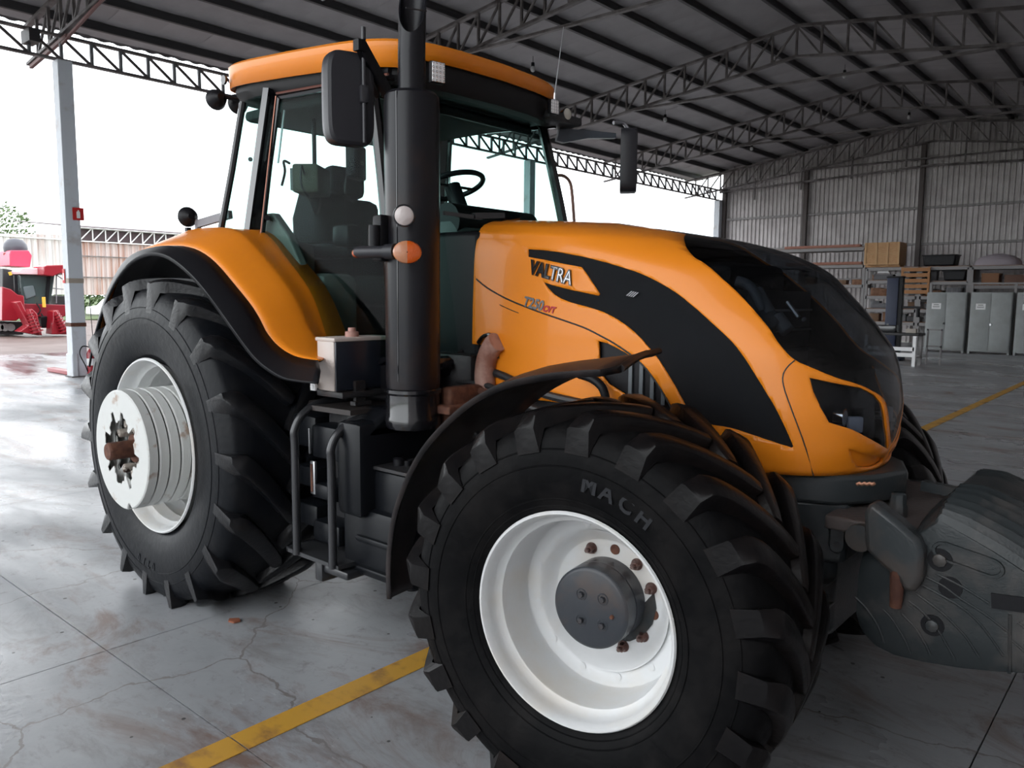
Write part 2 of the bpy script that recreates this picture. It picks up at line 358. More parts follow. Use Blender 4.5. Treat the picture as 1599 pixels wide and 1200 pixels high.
tag(obj('tape_band', MB().box(-.150, .150, -.150, .150, -.05, .05), mat('dirty_tape', (.35,.3,.25), .7), None, (-13.66, 3.31, 2.05), smooth=0), 'dirty brown strip of tape around the white column', 'tape')
# fire extinguisher
fe = empty('fire_extinguisher', (-13.36, 3.47, 0)); tag(fe, 'red fire extinguisher standing at the foot of the white column', 'fire extinguisher')
obj('cylinder', MB().lathe([(.03,0),(.03,.075),(.06,.085),(.50,.085),(.56,.06),(.60,.03),(.62,.025)], 'Z', n=24), REDP, fe)
obj('label_band', MB().lathe([(.25,.087),(.40,.087)], 'Z', n=24), PAPER, fe)
obj('valve', MB().cyl((0,0,.60),(0,0,.66),.02,12).box(-.02,.10,-.012,.012,.66,.69), DARKM, fe)
obj('hose', MB().tube(smoothcurve([(0,-.02,.64),(-.05,-.14,.66),(-.06,-.2,.5),(0,-.12,.25),(.02,-.09,.12)],5), .012, 8), BLACKP, fe)
rb = obj('red_block', MB().box(-15.3, -13.95, 3.25, 3.42, 0, .09, .01), REDP, smooth=0); tag(rb, 'low red kerb bar lying on the floor behind the white column', 'kerb')
hs = obj('thin_rod', MB().tube([(-13.4, 3.55, .6), (-13.42, 3.52, 1.75)], .008, 6), DARKM); tag(hs, 'thin dark rod leaning beside the white column', 'rod')
# back wall: corrugated sheets, posts and girts
SHEET = mat('galvanised_sheet', (.46,.43,.43), .5, metal=.25, bump=.05, col2=(.37,.34,.34), mscale=1.2)
wb = obj('wall_back', MB().prism([(-13.7, 0), (5.6, 0), (5.6, rz(5.6)+.1), (RX, RZ+.1), (-13.7, rz(-13.7)+.1)], 'Y', 33.50, 33.6), STEEL, smooth=0); tag(wb, kind='structure')
x = -13.66; k = 0
while x < 5.5:
    m = MB(); A = []; Bp = []
    n = 5; p = 1.0/n
    for i in range(n):
        for dx, dy in ((0, 0), (.35, 0), (.45, -.045), (.85, -.045), (.95, 0)):
            X = x + (i+dx)*p; A.append((X, dy, .0)); Bp.append((X, dy, rz(X)+.1))
    X = x+1.0; A.append((X+.01, 0, 0)); Bp.append((X+.01, 0, rz(X)+.1))
    m.loft([A, Bp]); obj('corrugated_sheet', m, SHEET, wb, (0, 33.44-.006*(k % 2), 0), smooth=0, recalc=False); x += 1.0; k += 1
for X in (-13.45, -9.45, -4.6, .3, 5.2):
    obj('wall_post', MB().box(X-.09, X+.09, 33.16, 33.34, 0, rz(X)-.9), mat('post_brown', (.075,.06,.058), .6), wb, smooth=0)
for z in (1.3, 2.7, 4.15, 5.65): obj('girt', MB().box(-13.6, 5.4, 33.28, 33.38, z-.05, z+.05), RACK, wb, smooth=0)
# side wall behind the photographer's right
wr = obj('wall_right', MB().box(5.5, 5.6, -8.4, 33.5, 0, rz(5.5)), SHEET, smooth=0); tag(wr, kind='structure')
# hanging lamps
def lamp(x, y, label):
    t = empty('pendant_lamp', (x, y, rz(x)-.10)); tag(t, label, 'lamp', 'lamps hanging under the roof')
    obj('cord', MB().cyl((0,0,0),(0,0,-.16),.008,6), DARKM, t); obj('socket', MB().lathe([(-.16,.02),(-.17,.045),(-.27,.05),(-.28,.04)], 'Z', n=12), BLACKP, t)
    obj('bulb', MB().lathe([(-.27,.045),(-.30,.06),(-.35,.07),(-.40,.055),(-.43,0.0)], 'Z', n=14), mat('bulb_glass', (.45,.45,.45), .2), t)
lamp(-9.9, 7.1, 'pendant lamp above the left part of the cab roof'); lamp(-9.85, 14.0, 'pendant lamp just above the front of the cab roof')
lamp(-10.1, 21.6, 'pendant lamp right of the far mirror arm'); lamp(-10.05, 28.6, 'pendant lamp between the third and fourth truss'); lamp(-4.4, 22.7, 'pendant lamp under the ridge, top right')
lamp(-4.4, 30.0, 'pendant lamp under the ridge, nearest the back wall')
# ================================================================== TRACTOR
T = empty('tractor', (0,0,0)); tag(T, 'big orange tractor with black nose, tall exhaust pipe and white rims, filling the photo', 'tractor')
def part(name, mb, mats, **k): return obj(name, mb, mats, k.pop('parent', T), **k)
def mk_tyre(name, cx, cy, cz, R, W, Rr, steer, nl, lugL, mt, ml, side, groove=.05, lugang=.50, phase=0.0, wide=.055, fin=False):
    """side=-1: outer face looks to -Y. local frame: axle along Y, outer face at y=-W/2"""
    h = W/2; rc = R-groove
    sh = W*.5
    prof = [(h*.80, Rr-.005), (h*.88, Rr+.015), (h*.95, Rr+.05), (h*1.0, Rr+(rc-Rr)*.32), (h*1.03, Rr+(rc-Rr)*.50), (h*1.02, Rr+(rc-Rr)*.66), (h*.985, Rr+(rc-Rr)*.80), (h*.93, Rr+(rc-Rr)*.91),
            (h*.85, rc-.012), (h*.6, rc+.004), (h*.3, rc+.012), (0, rc+.015)]
    full = [(-a, b) for a, b in prof] + [(a, b) for a, b in prof[-2::-1]]
    full = full[::1]
    m = MB(); m.lathe(full, 'Y', n=120)
    # inner closing
    m.lathe([(-h*.8, Rr-.005), (-h*.5, Rr-.02), (h*.5, Rr-.02), (h*.8, Rr-.005)], 'Y', n=120)
    def clamp(v):
        x, y, z = v
        if z < -cz+.002:
            return (x*1.0, y, -cz+.002)
        return v
    m.v = [clamp(v) for v in m.v]
    ty = obj(name, m, mt, T, (cx, cy, cz), (0, 0, steer), smooth=50)
    # ribs rings on the sidewall
    # lugs
    def lugmesh(s, ang0, clampit):
        # s=-1 outer half, +1 inner half. from the shoulder to just past the centre
        L = []
        K = 14; mm = MB(); rows = []
        for i in range(K+1):
            t = i/K
            y = s*(h*1.0 - t*(h*1.06))
            base = rc + .012*(1-abs(y)/h)
            # crown of the tread; the shoulder of a lug drops down the sidewall
            top = R - .026*max(0, (abs(y)/h-.70)/.30)**2
            a = ang0 + lugL*(t**1.3)          # leading direction
            wb = (.060*(1-t)+.046*t)*wide/.055; wt = (.047*(1-t)+.035*t)*wide/.055
            if t < .12: base = Rr+(rc-Rr)*.84
            if i == 0: top = R - .055; base = Rr+(rc-Rr)*.76; y = s*h*1.03
            if fin and i == 0: wt *= .35; wb *= .62; top = R-.03; base = Rr+(rc-Rr)*.62; y = s*h*1.02
            elif fin and i == 1: wt *= .75; wb *= .85
            if i == K: wt *= .7; wb *= .75
            da = lugL*1.3*(max(t,.02)**.3)*R; dy = -s*h*1.06
            nrm = math.hypot(da, dy); na, ny = -dy/nrm, da/nrm
            if s > 0: na, ny = -na, -ny
            row = []
            for (wd, rr) in ((-wb, base-.02), (-wt, top-.006), (-wt*.72, top), (wt*.72, top), (wt, top-.006), (wb, base-.02)):
                aa = a + abs(na)*wd/R; yy = y + (ny*abs(na)/max(abs(na),1e-6))*wd*(.75 if i not in (0,) else .0)*(1 if na >= 0 else -1)
                p = (rr*math.sin(aa), yy, rr*math.cos(aa))
                row.append(clamp(p) if clampit else p)
            rows.append(row)
        mm.loft(rows); n = 6
        mm.f.append(tuple(range(n))[::-1]); mm.m.append(0); b = K*n; mm.f.append(tuple(range(b, b+n))); mm.m.append(0)
        return mesh_of(mm, ml, 38)
    base = {}
    for s in (-1, 1):
        base[s] = lugmesh(s, 0, False)
    for s in (-1, 1):
        for k in range(nl):
            a0 = phase + 2*PI*k/nl + (PI/nl if s > 0 else 0)
            lo = min(-R*1.0 for _ in (0,))
            # does this lug reach below the contact plane?
            near = min(abs(((a0 + lugL*t/6) - PI + PI) % (2*PI) - PI) for t in range(7))
            if near < math.acos(min(1, (cz)/R)) + .15:
                obj('tread_lug', lugmesh(s, a0, True), None, ty)
            else:
                obj('tread_lug', base[s], None, ty, rot=(0, a0, 0))
    return ty
ST = .1223
FY, FZ = -1.3146, .6946           # outer rim flange plane (front right)
RY, RZR = -1.3586, .9154
fW, rW = .60, .70
n_f = Vector((math.sin(ST), -math.cos(ST), 0))    # outward axis of the right front wheel
fc = Vector((2.995, FY, FZ))
fcen = fc - n_f*.265
ft = mk_tyre('front_tyre', fcen.x, fcen.y, FZ, .735, fW, .372, ST, 20, .46, RUBBER, LUGM, -1, .048, phase=.06)
rt = mk_tyre('rear_tyre', 0, RY+.33, RZR, .975, rW, .498, 0, 18, .42, RUBBER_R, LUGR, -1, .055, phase=.12, wide=.066, fin=True)
# left hand tyres
fcl = Vector((2.995, -FY, FZ)) + n_f*.265*1.0
mk_tyre('front_tyre', 2.92, .86, FZ, .735, fW, .372, ST, 20, .46, RUBBER, LUGM, -1, .048, phase=.2)
mk_tyre('rear_tyre', 0, -(RY+.33), RZR, .975, rW, .498, 0, 18, .42, RUBBER_R, LUGR, -1, .055, phase=.3, wide=.066, fin=True)
# rims -------------------------------------------------
def front_rim(loc, rz_, label=None):
    # local y=0 is the outer flange plane, inward +y
    r = obj('front_rim', MB().lathe([(0.0,.383),(-.006,.378),(-.006,.372),(.006,.364),(.03,.358),(.05,.356),(.066,.346),(.075,.333),(.10,.328),(.235,.322),(.25,.318),(.262,.308)], 'Y', n=96), WHITE, T, loc, (0,0,rz_), smooth=35)
    r['label'] = 'white deep dish front rim'
    obj('rim_barrel', MB().lathe([(.45,.33),(.46,.36),(.53,.383),(.54,.37),(.40,.32),(.262,.31)], 'Y', n=64), WHITE, r)
    obj('flange_ring', MB().lathe([(.235,.326),(.236,.306),(.24,.262),(.244,.257),(.262,.256)], 'Y', n=96), WHITE, r)
    d = obj('wheel_disc', MB().lathe([(.25,.262),(.254,.256),(.285,.238),(.300,.215),(.302,.12),(.302,.0)], 'Y', n=96), WHITE, r, smooth=30, loc=(0,-.022,0))
    rv = mesh_of(MB().lathe([(0,.0),(-.002,.010),(-.0015,.0135),(.004,.0135)], 'Y', n=16), WHITE)
    for k in range(12):
        a = 2*PI*k/12+.25; obj('rivet', rv, None, r, (.283*math.cos(a), .236, .283*math.sin(a)))
    hub = obj('wheel_hub', MB().lathe([(.14,0),(.14,.135),(.143,.143),(.148,.148),(.205,.150),(.206,.146),(.211,.146),(.212,.150),(.30,.150)], 'Y', n=64), HUBM, r, smooth=30)
    bm_ = mesh_of(MB().lathe([(-.012,0),(-.012,.010),(.0,.012)], 'Y', n=6), HUBM, 20); cn = mesh_of(MB().lathe([(.003,0),(.002,.017),(-.002,.018),(-.002,.021),(.001,.022)], 'Y', n=18), HUBM, 30)
    for (dx, dz) in ((-.035,.045),(.05,.045),(-.035,-.05),(.05,-.05)):
        obj('hub_bolt', bm_, None, r, (dx, .14, dz)); obj('bolt_seat', cn, None, r, (dx, .14, dz))
    obj('grease_plug', MB().lathe([(-.01,0),(-.01,.006),(0,.009)], 'Y', n=6), RUST, r, (.088, .14, -.01))
    hol = mesh_of(MB().lathe([(-.003,0),(-.003,.018),(.0,.0195)], 'Y', n=20), RUST, 30)
    nut = mesh_of(MB().lathe([(-.004,.0),(-.004,.019),(-.012,.016),(-.028,.0155),(-.028,.0085),(-.045,.008),(-.045,0)], 'Y', n=6).lathe([(-.002,0),(-.004,.022),(.0,.022)], 'Y', n=20), mat('nut_steel', (.16,.11,.10), .45, metal=.5, col2=(.10,.04,.03), mscale=30, bump=.3), 20)
    NA = [100, 70, 40, 12, -18, -48, -76, -108, -140, -170, 160, 130]
    for k in range(10):
        a = math.radians(118 - 36*k*.83)
        a = math.radians(112 - 30*k) if k < 7 else math.radians(-70-34*(k-6))
        p = (.186*math.cos(a), .278, .186*math.sin(a))
        obj('wheel_nut' if k not in (1,4) else 'stud_hole', nut if k not in (1, 4) else hol, None, r, p)
    return r
front_rim(tuple(fc), ST)
r2 = front_rim((2.92-.03, 1.125, FZ), ST + PI)
def rear_rim(loc, rz_):
    r = obj('rear_rim', MB().lathe([(0.0,.512),(-.008,.506),(-.008,.498),(.008,.489),(.05,.484),(.07,.474),(.085,.458),(.13,.452),(.15,.445),(.17,.452),(.24,.452),(.26,.444),(.28,.450),(.36,.448),(.38,.42),(.39,.20)], 'Y', n=96), WHITE, T, loc, (0,0,rz_), smooth=35)
    r['label'] = 'white rear rim'
    obj('rim_disc', MB().lathe([(.39,.445),(.40,.40),(.44,.3),(.44,0)], 'Y', n=64), WHITE, r)
    return r
rear_rim((0, RY, RZR), 0); rear_rim((0, -RY, RZR), PI)
# wheel weights: seven plates, toothed star opening, rusty shaft
ww = part('wheel_weights', MB().lathe([(.30,.20),(.30,.325),(.04,.325),(.04,.20)], 'Y', n=80, closed=False), WHITEW, loc=(0, RY, RZR), label='stack of white round weight plates on the rear hub')
pl_y0 = -.17
def star(r0, r1, n, ph):
    out = []
    for k in range(n):
        a = 2*PI*k/n + ph
        rr = (r0, r0*1.0, r1, r1)[k % 4] * (1+.10*math.sin(k*2.7+ph*3))
        out.append((rr, a))
    return out
def plate(i):
    y0 = pl_y0 + i*.062; y1 = y0 + .056
    st_ = star(.165, .208, 32, .1+.2*i)
    N = 96; m = MB()
    ring = []
    for (y, mode) in ((y0+.004, 'in'), (y0, 'in'), (y0, 'out'), (y0+.006, 'out2'), (y1-.004, 'out2'), (y1, 'out'), (y1, 'in')):
        row = []
        for j in range(N):
            a = 2*PI*j/N; 
            k = (j*32)//N; rin = st_[k][0]
            r_ = {'in': rin, 'out': .333, 'out2': .340}[mode]
            # notch at bottom of the front plate
            if mode != 'in' and i == 0 and abs(((a - math.radians(-76)) + PI) % (2*PI) - PI) < .05: r_ -= .03
            row.append((r_*math.cos(a), y, r_*math.sin(a)))
        ring.append(row)
    m.loft([r + [r[0]] for r in ring])
    return m
for i in range(7): obj('weight_plate', plate(i), WHITEW, ww, smooth=30)
obj('gap_ring', MB().lathe([(pl_y0+.01,.33),(pl_y0+.43,.33)], 'Y', n=64), DARKM, ww)
obj('hub_opening', MB().lathe([(.10,.20),(.10,.0)], 'Y', n=32), mat('dirty_hub', (.09,.065,.05), .8, bump=.5, bscale=50, col2=(.30,.26,.21), mscale=20, mlow=.55, mhigh=.6), ww)
for k in range(8):
    a = 2*PI*k/8+.2; obj('hub_tooth', MB().box(-.022,.022,-.13,.1,-.012,.022,.006), RUSTW, ww, (.145*math.cos(a), 0, .145*math.sin(a)), (0, -a, 0))
obj('axle_shaft', MB().lathe([(-.245,0),(-.245,.044),(-.235,.050),(.30,.050)], 'Y', n=32), RUST, ww, smooth=30)
obj('shaft_collar', MB().lathe([(-.10,.05),(-.10,.082),(.10,.085)], 'Y', n=14), RUST, ww, smooth=20)
# sidewall lettering
def arc_text(s, r, a0, da, size, parent, y, m, h=.004, gap=None):
    for k, ch in enumerate(s):
        if ch == ' ': continue
        me = textmesh(ch, size, h, bold=size*.03); me.materials.append(m)
        for v in me.vertices: v.co.x -= size*.32
        o = bpy.data.objects.new('letter', me); C.objects.link(o); o.parent = parent
        a = a0 - da*k   # angle from +X, counter-clockwise as seen from -Y
        o.matrix_local = Matrix.Translation((r*math.cos(a), y, r*math.sin(a))) @ Matrix.Rotation(-(a-PI/2), 4, 'Y') @ Matrix.Rotation(PI/2, 4, 'X')
LET = mat('moulded_letter', (.016,.017,.020), .5, spec=.2)
for ty_, hw, rs in ((ft, fW/2, (.405, .43, .545, .60)), (rt, rW/2, (.53, .56, .74, .80))):
    for r_ in rs:
        R_, Rr_ = (.735-.048, .372) if ty_ is ft else (.975-.055, .498); f_ = (r_-Rr_)/(R_-Rr_)
        y_ = -hw*float(np.interp(f_, [0,.06,.16,.32,.50,.66,.80,.91], [.80,.88,.95,1.0,1.03,1.02,.985,.93]))
        obj('sidewall_ring', MB().lathe([(y_+.002, r_-.004), (y_-.003, r_-.001), (y_-.003, r_+.001), (y_+.002, r_+.004)], 'Y', n=120), ty_.data.materials[0], ty_)

arc_text('MACH', .475, math.radians(81), math.radians(8.2), .075, ft, -fW/2*1.0-.003, LET)
arc_text('0/70', .69, math.radians(-103), math.radians(-5), .06, rt, -rW/2*1.02-.002, LET)
# ------------------------------------------------------------------ hood (one shell cut into shell, grilles, visor and headlights)
HX0 = 1.72
ZL = [1.00,1.10,1.20,1.36,1.56,1.76,2.00,2.08,2.13,2.16,2.18,2.20,2.21]
HW = [.44,.455,.465,.47,.47,.465,.455,.44,.42,.385,.33,.2,.0]
HXF = [3.56,3.59,3.63,3.645,3.61,3.50,3.33,3.19,3.06,2.86,2.62,2.3,2.0]
HLC = [.40,.40,.42,.46,.54,.66,.85,.95,1.0,1.0,.9,.6,.4]
_zf = np.linspace(.95, 2.22, 1271)
_tabs = {}
def _mk(tab, sig, lim):
    y = np.interp(_zf, ZL, tab); k = np.exp(-.5*(np.arange(-120, 121)/1000/sig)**2); k /= k.sum()
    ys_ = np.convolve(np.pad(y, 120, 'edge'), k, 'valid'); wgt = np.clip((lim-_zf)/.04, 0, 1); return ys_*wgt + y*(1-wgt)
def _sm(z, tab):
    key = id(tab)
    if key not in _tabs: _tabs[key] = _mk(tab, .035, 2.12 if tab is HW else 2.5)
    return float(np.interp(z, _zf, _tabs[key]))
def hood_pt(s, zl, off=0.0):
    W = _sm(zl, HW); Xf = _sm(zl, HXF); Lc = _sm(zl, HLC); Xs = Xf-Lc
    if s <= .5:
        X = HX0 + (Xs-HX0)*(s/.5); Y = -W
    else:
        ph = (s-.5)/.5*PI/2; e = 2/2.35
        X = Xs + Lc*max(0, math.sin(ph))**e; Y = -W*max(0, math.cos(ph))**e
    z = zl - .07*(X-1.73)*min(max((zl-1.6)/.5, 0), 1)
    return Vector((X, Y, z))
def hood_n(s, zl):
    e = .004; s1, s0 = min(s+e, 1), max(s-e, 0); z1, z0 = min(zl+e, 2.205), zl-e
    n = (hood_pt(s1, zl)-hood_pt(s0, zl)).cross(hood_pt(s, z1)-hood_pt(s, z0))
    if n.length < 1e-9: return Vector((0,0,1))
    n.normalize()
    if s >= .9999: n.y = 0; n.normalize()
    return n
# lookup surface for tracing outlines
NS, NZ = 240, 150
zg = [1.0 + 1.205*(i/NZ) for i in range(NZ+1)]; sg = [j/NS for j in range(NS+1)]
gridv = [hood_pt(s_, z_) for z_ in zg for s_ in sg]
bvh = BVHTree.FromPolygons(gridv, [(i*(NS+1)+j, i*(NS+1)+j+1, (i+1)*(NS+1)+j+1, (i+1)*(NS+1)+j) for i in range(NZ) for j in range(NS)])
def trace(px, py):
    c, d = ray(px, py); h, n, idx, dist = bvh.ray_cast(c, d.normalized())
    if h is None: return None
    i, j = divmod(idx, NS)
    # refine inside the cell
    best = None
    for a in range(7):
        for b in range(7):
            s_ = sg[j] + (sg[j+1]-sg[j])*a/6; z_ = zg[i] + (zg[i+1]-zg[i])*b/6
            q = (hood_pt(s_, z_)-h).length
            if best is None or q < best[0]: best = (q, s_, z_)
    return (best[1], best[2])
KS = 3.0   # scale of s against z in the parameter plane
def outline(pxs, extra=()):
    o = [trace(*p) for p in pxs]; o = [q for q in o if q]
    return [(q[0]*KS, q[1]) for q in o] + [(a*KS, b) for a, b in extra]
def dense(poly, step=.02):
    out = []
    for a, b in zip(poly, poly[1:]+poly[:1]):
        n = max(1, int(math.dist(a, b)/step))
        out += [(a[0]+(b[0]-a[0])*k/n, a[1]+(b[1]-a[1])*k/n) for k in range(n)]
    return out
def inpoly(p, poly):
    x, y = p; c = False; n = len(poly)
    for i in range(n):
        x1, y1 = poly[i]; x2, y2 = poly[(i+1) % n]
        if (y1 > y) != (y2 > y) and x < (x2-x1)*(y-y1)/(y2-y1)+x1: c = not c
    return c
def shrink(poly, d):
    n = len(poly); out = []
    ar = sum(poly[i][0]*poly[(i+1)%n][1]-poly[(i+1)%n][0]*poly[i][1] for i in range(n))
    sg_ = 1 if ar > 0 else -1
    for i in range(n):
        a = Vector(poly[i-1]); b = Vector(poly[i]); c = Vector(poly[(i+1)%n])
        t = (c-a); t = t.normalized() if t.length > 1e-9 else Vector((1,0)); out.append((b.x - t.y*d*sg_, b.y + t.x*d*sg_))
    return out
def cr2(pts, n=5): return [(p.x, p.y) for p in smoothcurve([(a, b, 0) for a, b in pts], n)]
grille_px = cr2([(824,389),(860,392),(910,401),(955,412.5),(1000,427.5),(1040,447.5),(1075,472),(1112,505),(1150,542),(1185,595),(1215,645),(1239,698)]) + \
    cr2([(1236,700),(1193,686),(1140,669),(1087,661)], 4) + cr2([(1084,659),(1068,630),(1050,597),(1030,565),(1010,540),(990,519),(965,500),(935,485),(890,472),(865,460),(849,442)], 4) + \
    cr2([(851,441.5),(875,449),(934,462)], 3) + [(936,459),(922,438),(908,418)] + cr2([(906,417),(865,409),(824,401)], 3)
visor_left = cr2([(1071,366),(1068,373),(1073,388),(1085,402),(1105,415),(1130,437),(1150,455),(1175,482),(1199,510),(1219,540),(1241,562),(1274,577),(1306,590),(1339,600),(1361,610),(1379,622),(1386,640),(1389,662),(1391,690)], 4)
head_px = [(1264,590),(1300,598),(1345,606),(1366,617),(1377,630),(1383,665),(1386,702),(1366,690),(1330,671),(1294,660),(1282,638),(1270,612)]
airin_px = [(934,533),(950,537),(975,550),(1000,567),(1020,590),(1040,620),(1055,650),(1015,632),(985,622),(950,600),(938,585),(935,556)]
pocket_px = cr2([(1325,701),(1345,708),(1365,713),(1380,715)], 3) + cr2([(1378,722),(1365,730),(1342,731),(1331,718)], 3)
G = outline(grille_px); Vz = outline(visor_left); Hd = outline(head_px); A_ = outline(airin_px)
ztop_v = Vz[0][1]
# close the visor on the centre line of the hood (s = 1) and mirror there
v_top = 2.165
Vz = [(Vz[0][0]-.0, min(Vz[0][1]+.0, 2.16))] + Vz[1:]
ext_top = [(max(Vz[0][0]+.1, 2.0), 2.185), (2.6, 2.198), (3.0, 2.199)]
V = Vz + [(3.0, Vz[-1][1]-.01)] + ext_top[::-1]
zb = lambda s: 1.0
def hood_bottom(s):
    X = hood_pt(s, 1.2).x
    return float(np.interp(X, [1.72, 1.80, 1.81, 2.15, 2.6, 3.0, 3.2, 3.6], [1.55, 1.55, 1.33, 1.30, 1.30, 1.12, 1.115, 1.115]))
regions = [('side_grille', G), ('nose_visor', V), ('headlight', Hd), ('air_intake', A_), ('lamp_pocket', outline(pocket_px))]
def build_hood():
    verts = []; edges = []
    def addloop(l):
        b = len(verts); verts.extend(Vector(p) for p in l); n = len(l); edges.extend((b+i, b+(i+1) % n) for i in range(n))
    bot = [(s*KS, hood_bottom(s)) for s in [i/80 for i in range(81)]]
    ob = bot + [(KS, 1.115 + (2.205-1.115)*k/40) for k in range(1, 41)] + [(KS*(1-k/60), 2.205) for k in range(1, 61)] + [(0, 2.205-(2.205-1.55)*k/30) for k in range(1, 30)]
    dens = {}
    for nm, l in regions:
        l2 = [(min(p[0], KS-.0), p[1]) for p in l]; dens[nm] = dense(l2, .025); addloop(dens[nm])
    addloop(ob)
    k = 0
    for i in range(1, 100):
        for j in range(1, 46):
            z = 1.115 + (2.205-1.115)*j/46
            if j > 40: z = 2.08 + (z-2.08)
            p = (KS*i/100, z)
            if p[1] > hood_bottom(p[0]/KS)+.01: verts.append(Vector(p))
    for j in range(5):
        for i in range(1, 100): verts.append(Vector((KS*i/100, 2.20 - .012*j - .004)))
    vo, eo, fo, *_ = delaunay_2d_cdt(verts, edges, [], 0, 1e-5)
    out = {nm: [] for nm, _ in regions}; out['shell'] = []
    obl = ob
    for f in fo:
        c = (sum(vo[i].x for i in f)/len(f), sum(vo[i].y for i in f)/len(f))
        if not inpoly(c, obl): continue
        for nm, l in dens.items():
            if inpoly(c, l): out[nm].append(tuple(f)); break
        else: out['shell'].append(tuple(f))
    return vo, out
hv, hout = build_hood()
P3 = [hood_pt(min(max(v.x/KS, 0), 1), v.y) for v in hv]; N3 = [hood_n(min(max(v.x/KS, 0), 1), min(v.y, 2.2)) for v in hv]
def surf(name, faces, off, mats, parent, both=True, thick=0, label=None):
    used = sorted({i for f in faces for i in f}); ix = {u: k for k, u in enumerate(used)}
    vs = [P3[u] + N3[u]*off for u in used]; nn = [N3[u] for u in used]; fs = [tuple(ix[i] for i in f) for f in faces]
    # orient
    ff = []
    for f in fs:
        n = (vs[f[1]]-vs[f[0]]).cross(vs[f[2]]-vs[f[0]])
        ff.append(f if n.dot(nn[f[0]]) > 0 else f[::-1])
    objs = []
    if both == 'join':
        b = len(vs); vs = vs + [Vector((v.x, -v.y, v.z)) for v in vs]; nn = nn + [Vector((n.x, -n.y, n.z)) for n in nn]
        ff = ff + [tuple(b+i for i in f[::-1]) for f in ff]; sets = [(vs, nn, ff)]
    else:
        sets = [(vs, nn, ff), ([Vector((v.x, -v.y, v.z)) for v in vs], [Vector((n.x, -n.y, n.z)) for n in nn], [f[::-1] for f in ff])]
    for (v_, n_, f_) in sets:
        me = bpy.data.meshes.new(name); me.from_pydata([tuple(v) for v in v_], [], f_); me.materials.append(mats)
        me.polygons.foreach_set('use_smooth', [True]*len(me.polygons)); me.normals_split_custom_set_from_vertices([tuple(n) for n in n_])
        o = bpy.data.objects.new(name, me); C.objects.link(o); o.parent = parent; objs.append(o)
        if label: o['label'] = label
        if thick:
            me.materials.append(BLACKP); md = o.modifiers.new('solid', 'SOLIDIFY'); md.thickness = thick; md.offset = -1; md.use_rim = True; md.material_offset = 1; md.material_offset_rim = 0
    return objs
GR = mat('grille_mesh', (.008,.009,.011), .4, spec=.16, bump=.5, bscale=500)
hood = surf('hood', hout['shell'], 0, ORANGE, T, 'join', .012, 'glossy orange hood shell')[0]
surf('side_grille', hout['side_grille'], -.006, GR, hood, label='black side grille')
vis = surf('nose_visor', hout['nose_visor'], .001, GLASSD, T, 'join', 0, 'smoked black nose cover')[0]
surf('headlight_lens', hout['headlight'], -.004, GLASSH, T, True, 0, 'dark headlight cover')
surf('air_intake', hout['air_intake'], -.02, BLACKP, hood)
surf('lamp_pocket', hout['lamp_pocket'], -.014, ORANGE, hood)
# headlight bowls behind the covers
for s_ in (-1, 1):
    hb = part('headlight_bowl', MB().add(*(lambda P: (P, [(0,1,2,3),(0,4,5,1),(1,5,6,2),(2,6,7,3),(3,7,4,0),(4,7,6,5)]))([(3.35,s_*.40,1.50),(3.50,s_*.17,1.50),(3.52,s_*.15,1.20),(3.38,s_*.40,1.22),(3.25,s_*.3,1.48),(3.35,s_*.1,1.48),(3.35,s_*.1,1.22),(3.25,s_*.3,1.22)])), BLACKG, smooth=0)
    q_ = trace(1338, 656); c = hood_pt(*q_) - hood_n(*q_)*.075; c = Vector((c.x, c.y*(-s_), c.z))
    obj('lamp_ring', MB().tube([c+Vector((-.03,0,0)), c+Vector((.008,0,0))], .035, 20), CHROME, hb)
    obj('lamp_reflector', MB().tube([c+Vector((.008,0,0)), c+Vector((.012,0,0))], [.028,.012], 20), ALU, hb)
    q_ = trace(1355, 667); c2 = hood_pt(*q_) - hood_n(*q_)*.06
    obj('side_reflector', MB().box(-.03,.03,-.012,.012,-.035,.03,.008), mat('pale_blue_reflector', (.34,.38,.45), .3), hb, loc=(c2.x, c2.y*(-s_), c2.z), rot=(0,0,.6*s_*-1))
    obj('bowl_shelf', MB().tube([(c.x-.08, c.y, c.z-.055), (c.x+.06, c.y+.06*s_*0, c.z-.06)], .008, 6), ALU, hb)
# engine and cooler inside the nose
eng = part('engine_block', MB().box(1.9, 3.05, -.30, .30, 1.0, 1.95, .05).box(1.75, 3.2, -.36, .36, .95, 1.25, .03), DARKM)
cool = part('cooler_pack', MB().box(3.05, 3.14, -.37, .37, 1.15, 1.83, .01), mat('cooler_grey', (.07,.075,.08), .5, bump=.6, bscale=150))
for k in range(7): obj('cooler_fin', MB().box(3.14, 3.15, -.36, .36, 1.2+.09*k, 1.21+.09*k), ALU, cool)
LG = mat('light_grey_casting', (.28,.29,.31), .45)
def inn(x, y, d):
    q_ = trace(x, y); return hood_pt(*q_) - hood_n(*q_)*d
obj('air_pipe', MB().tube(smoothcurve([inn(1150,428,.05), inn(1170,435,.05), inn(1185,455,.05), inn(1192,475,.06)], 5), .022, 12), LG, cool)
obj('filter_body', MB().tube([inn(1185,440,.07), inn(1205,478,.07)], .03, 14), LG, cool)
obj('filter_body', MB().tube([inn(1218,480,.07), inn(1236,505,.07)], .03, 14), LG, cool)
obj('mount_plate', MB().tube([inn(1165,452,.08), inn(1215,500,.08)], .05, 4), mat('mount_grey', (.16,.165,.175), .5), cool)
obj('bolt_row', MB().tube([inn(1238,458,.06), inn(1256,482,.06)], .010, 8), ALU, cool); obj('bolt_row', MB().tube([inn(1262,486,.05), inn(1265,489,.05)], .010, 8), LG, cool)
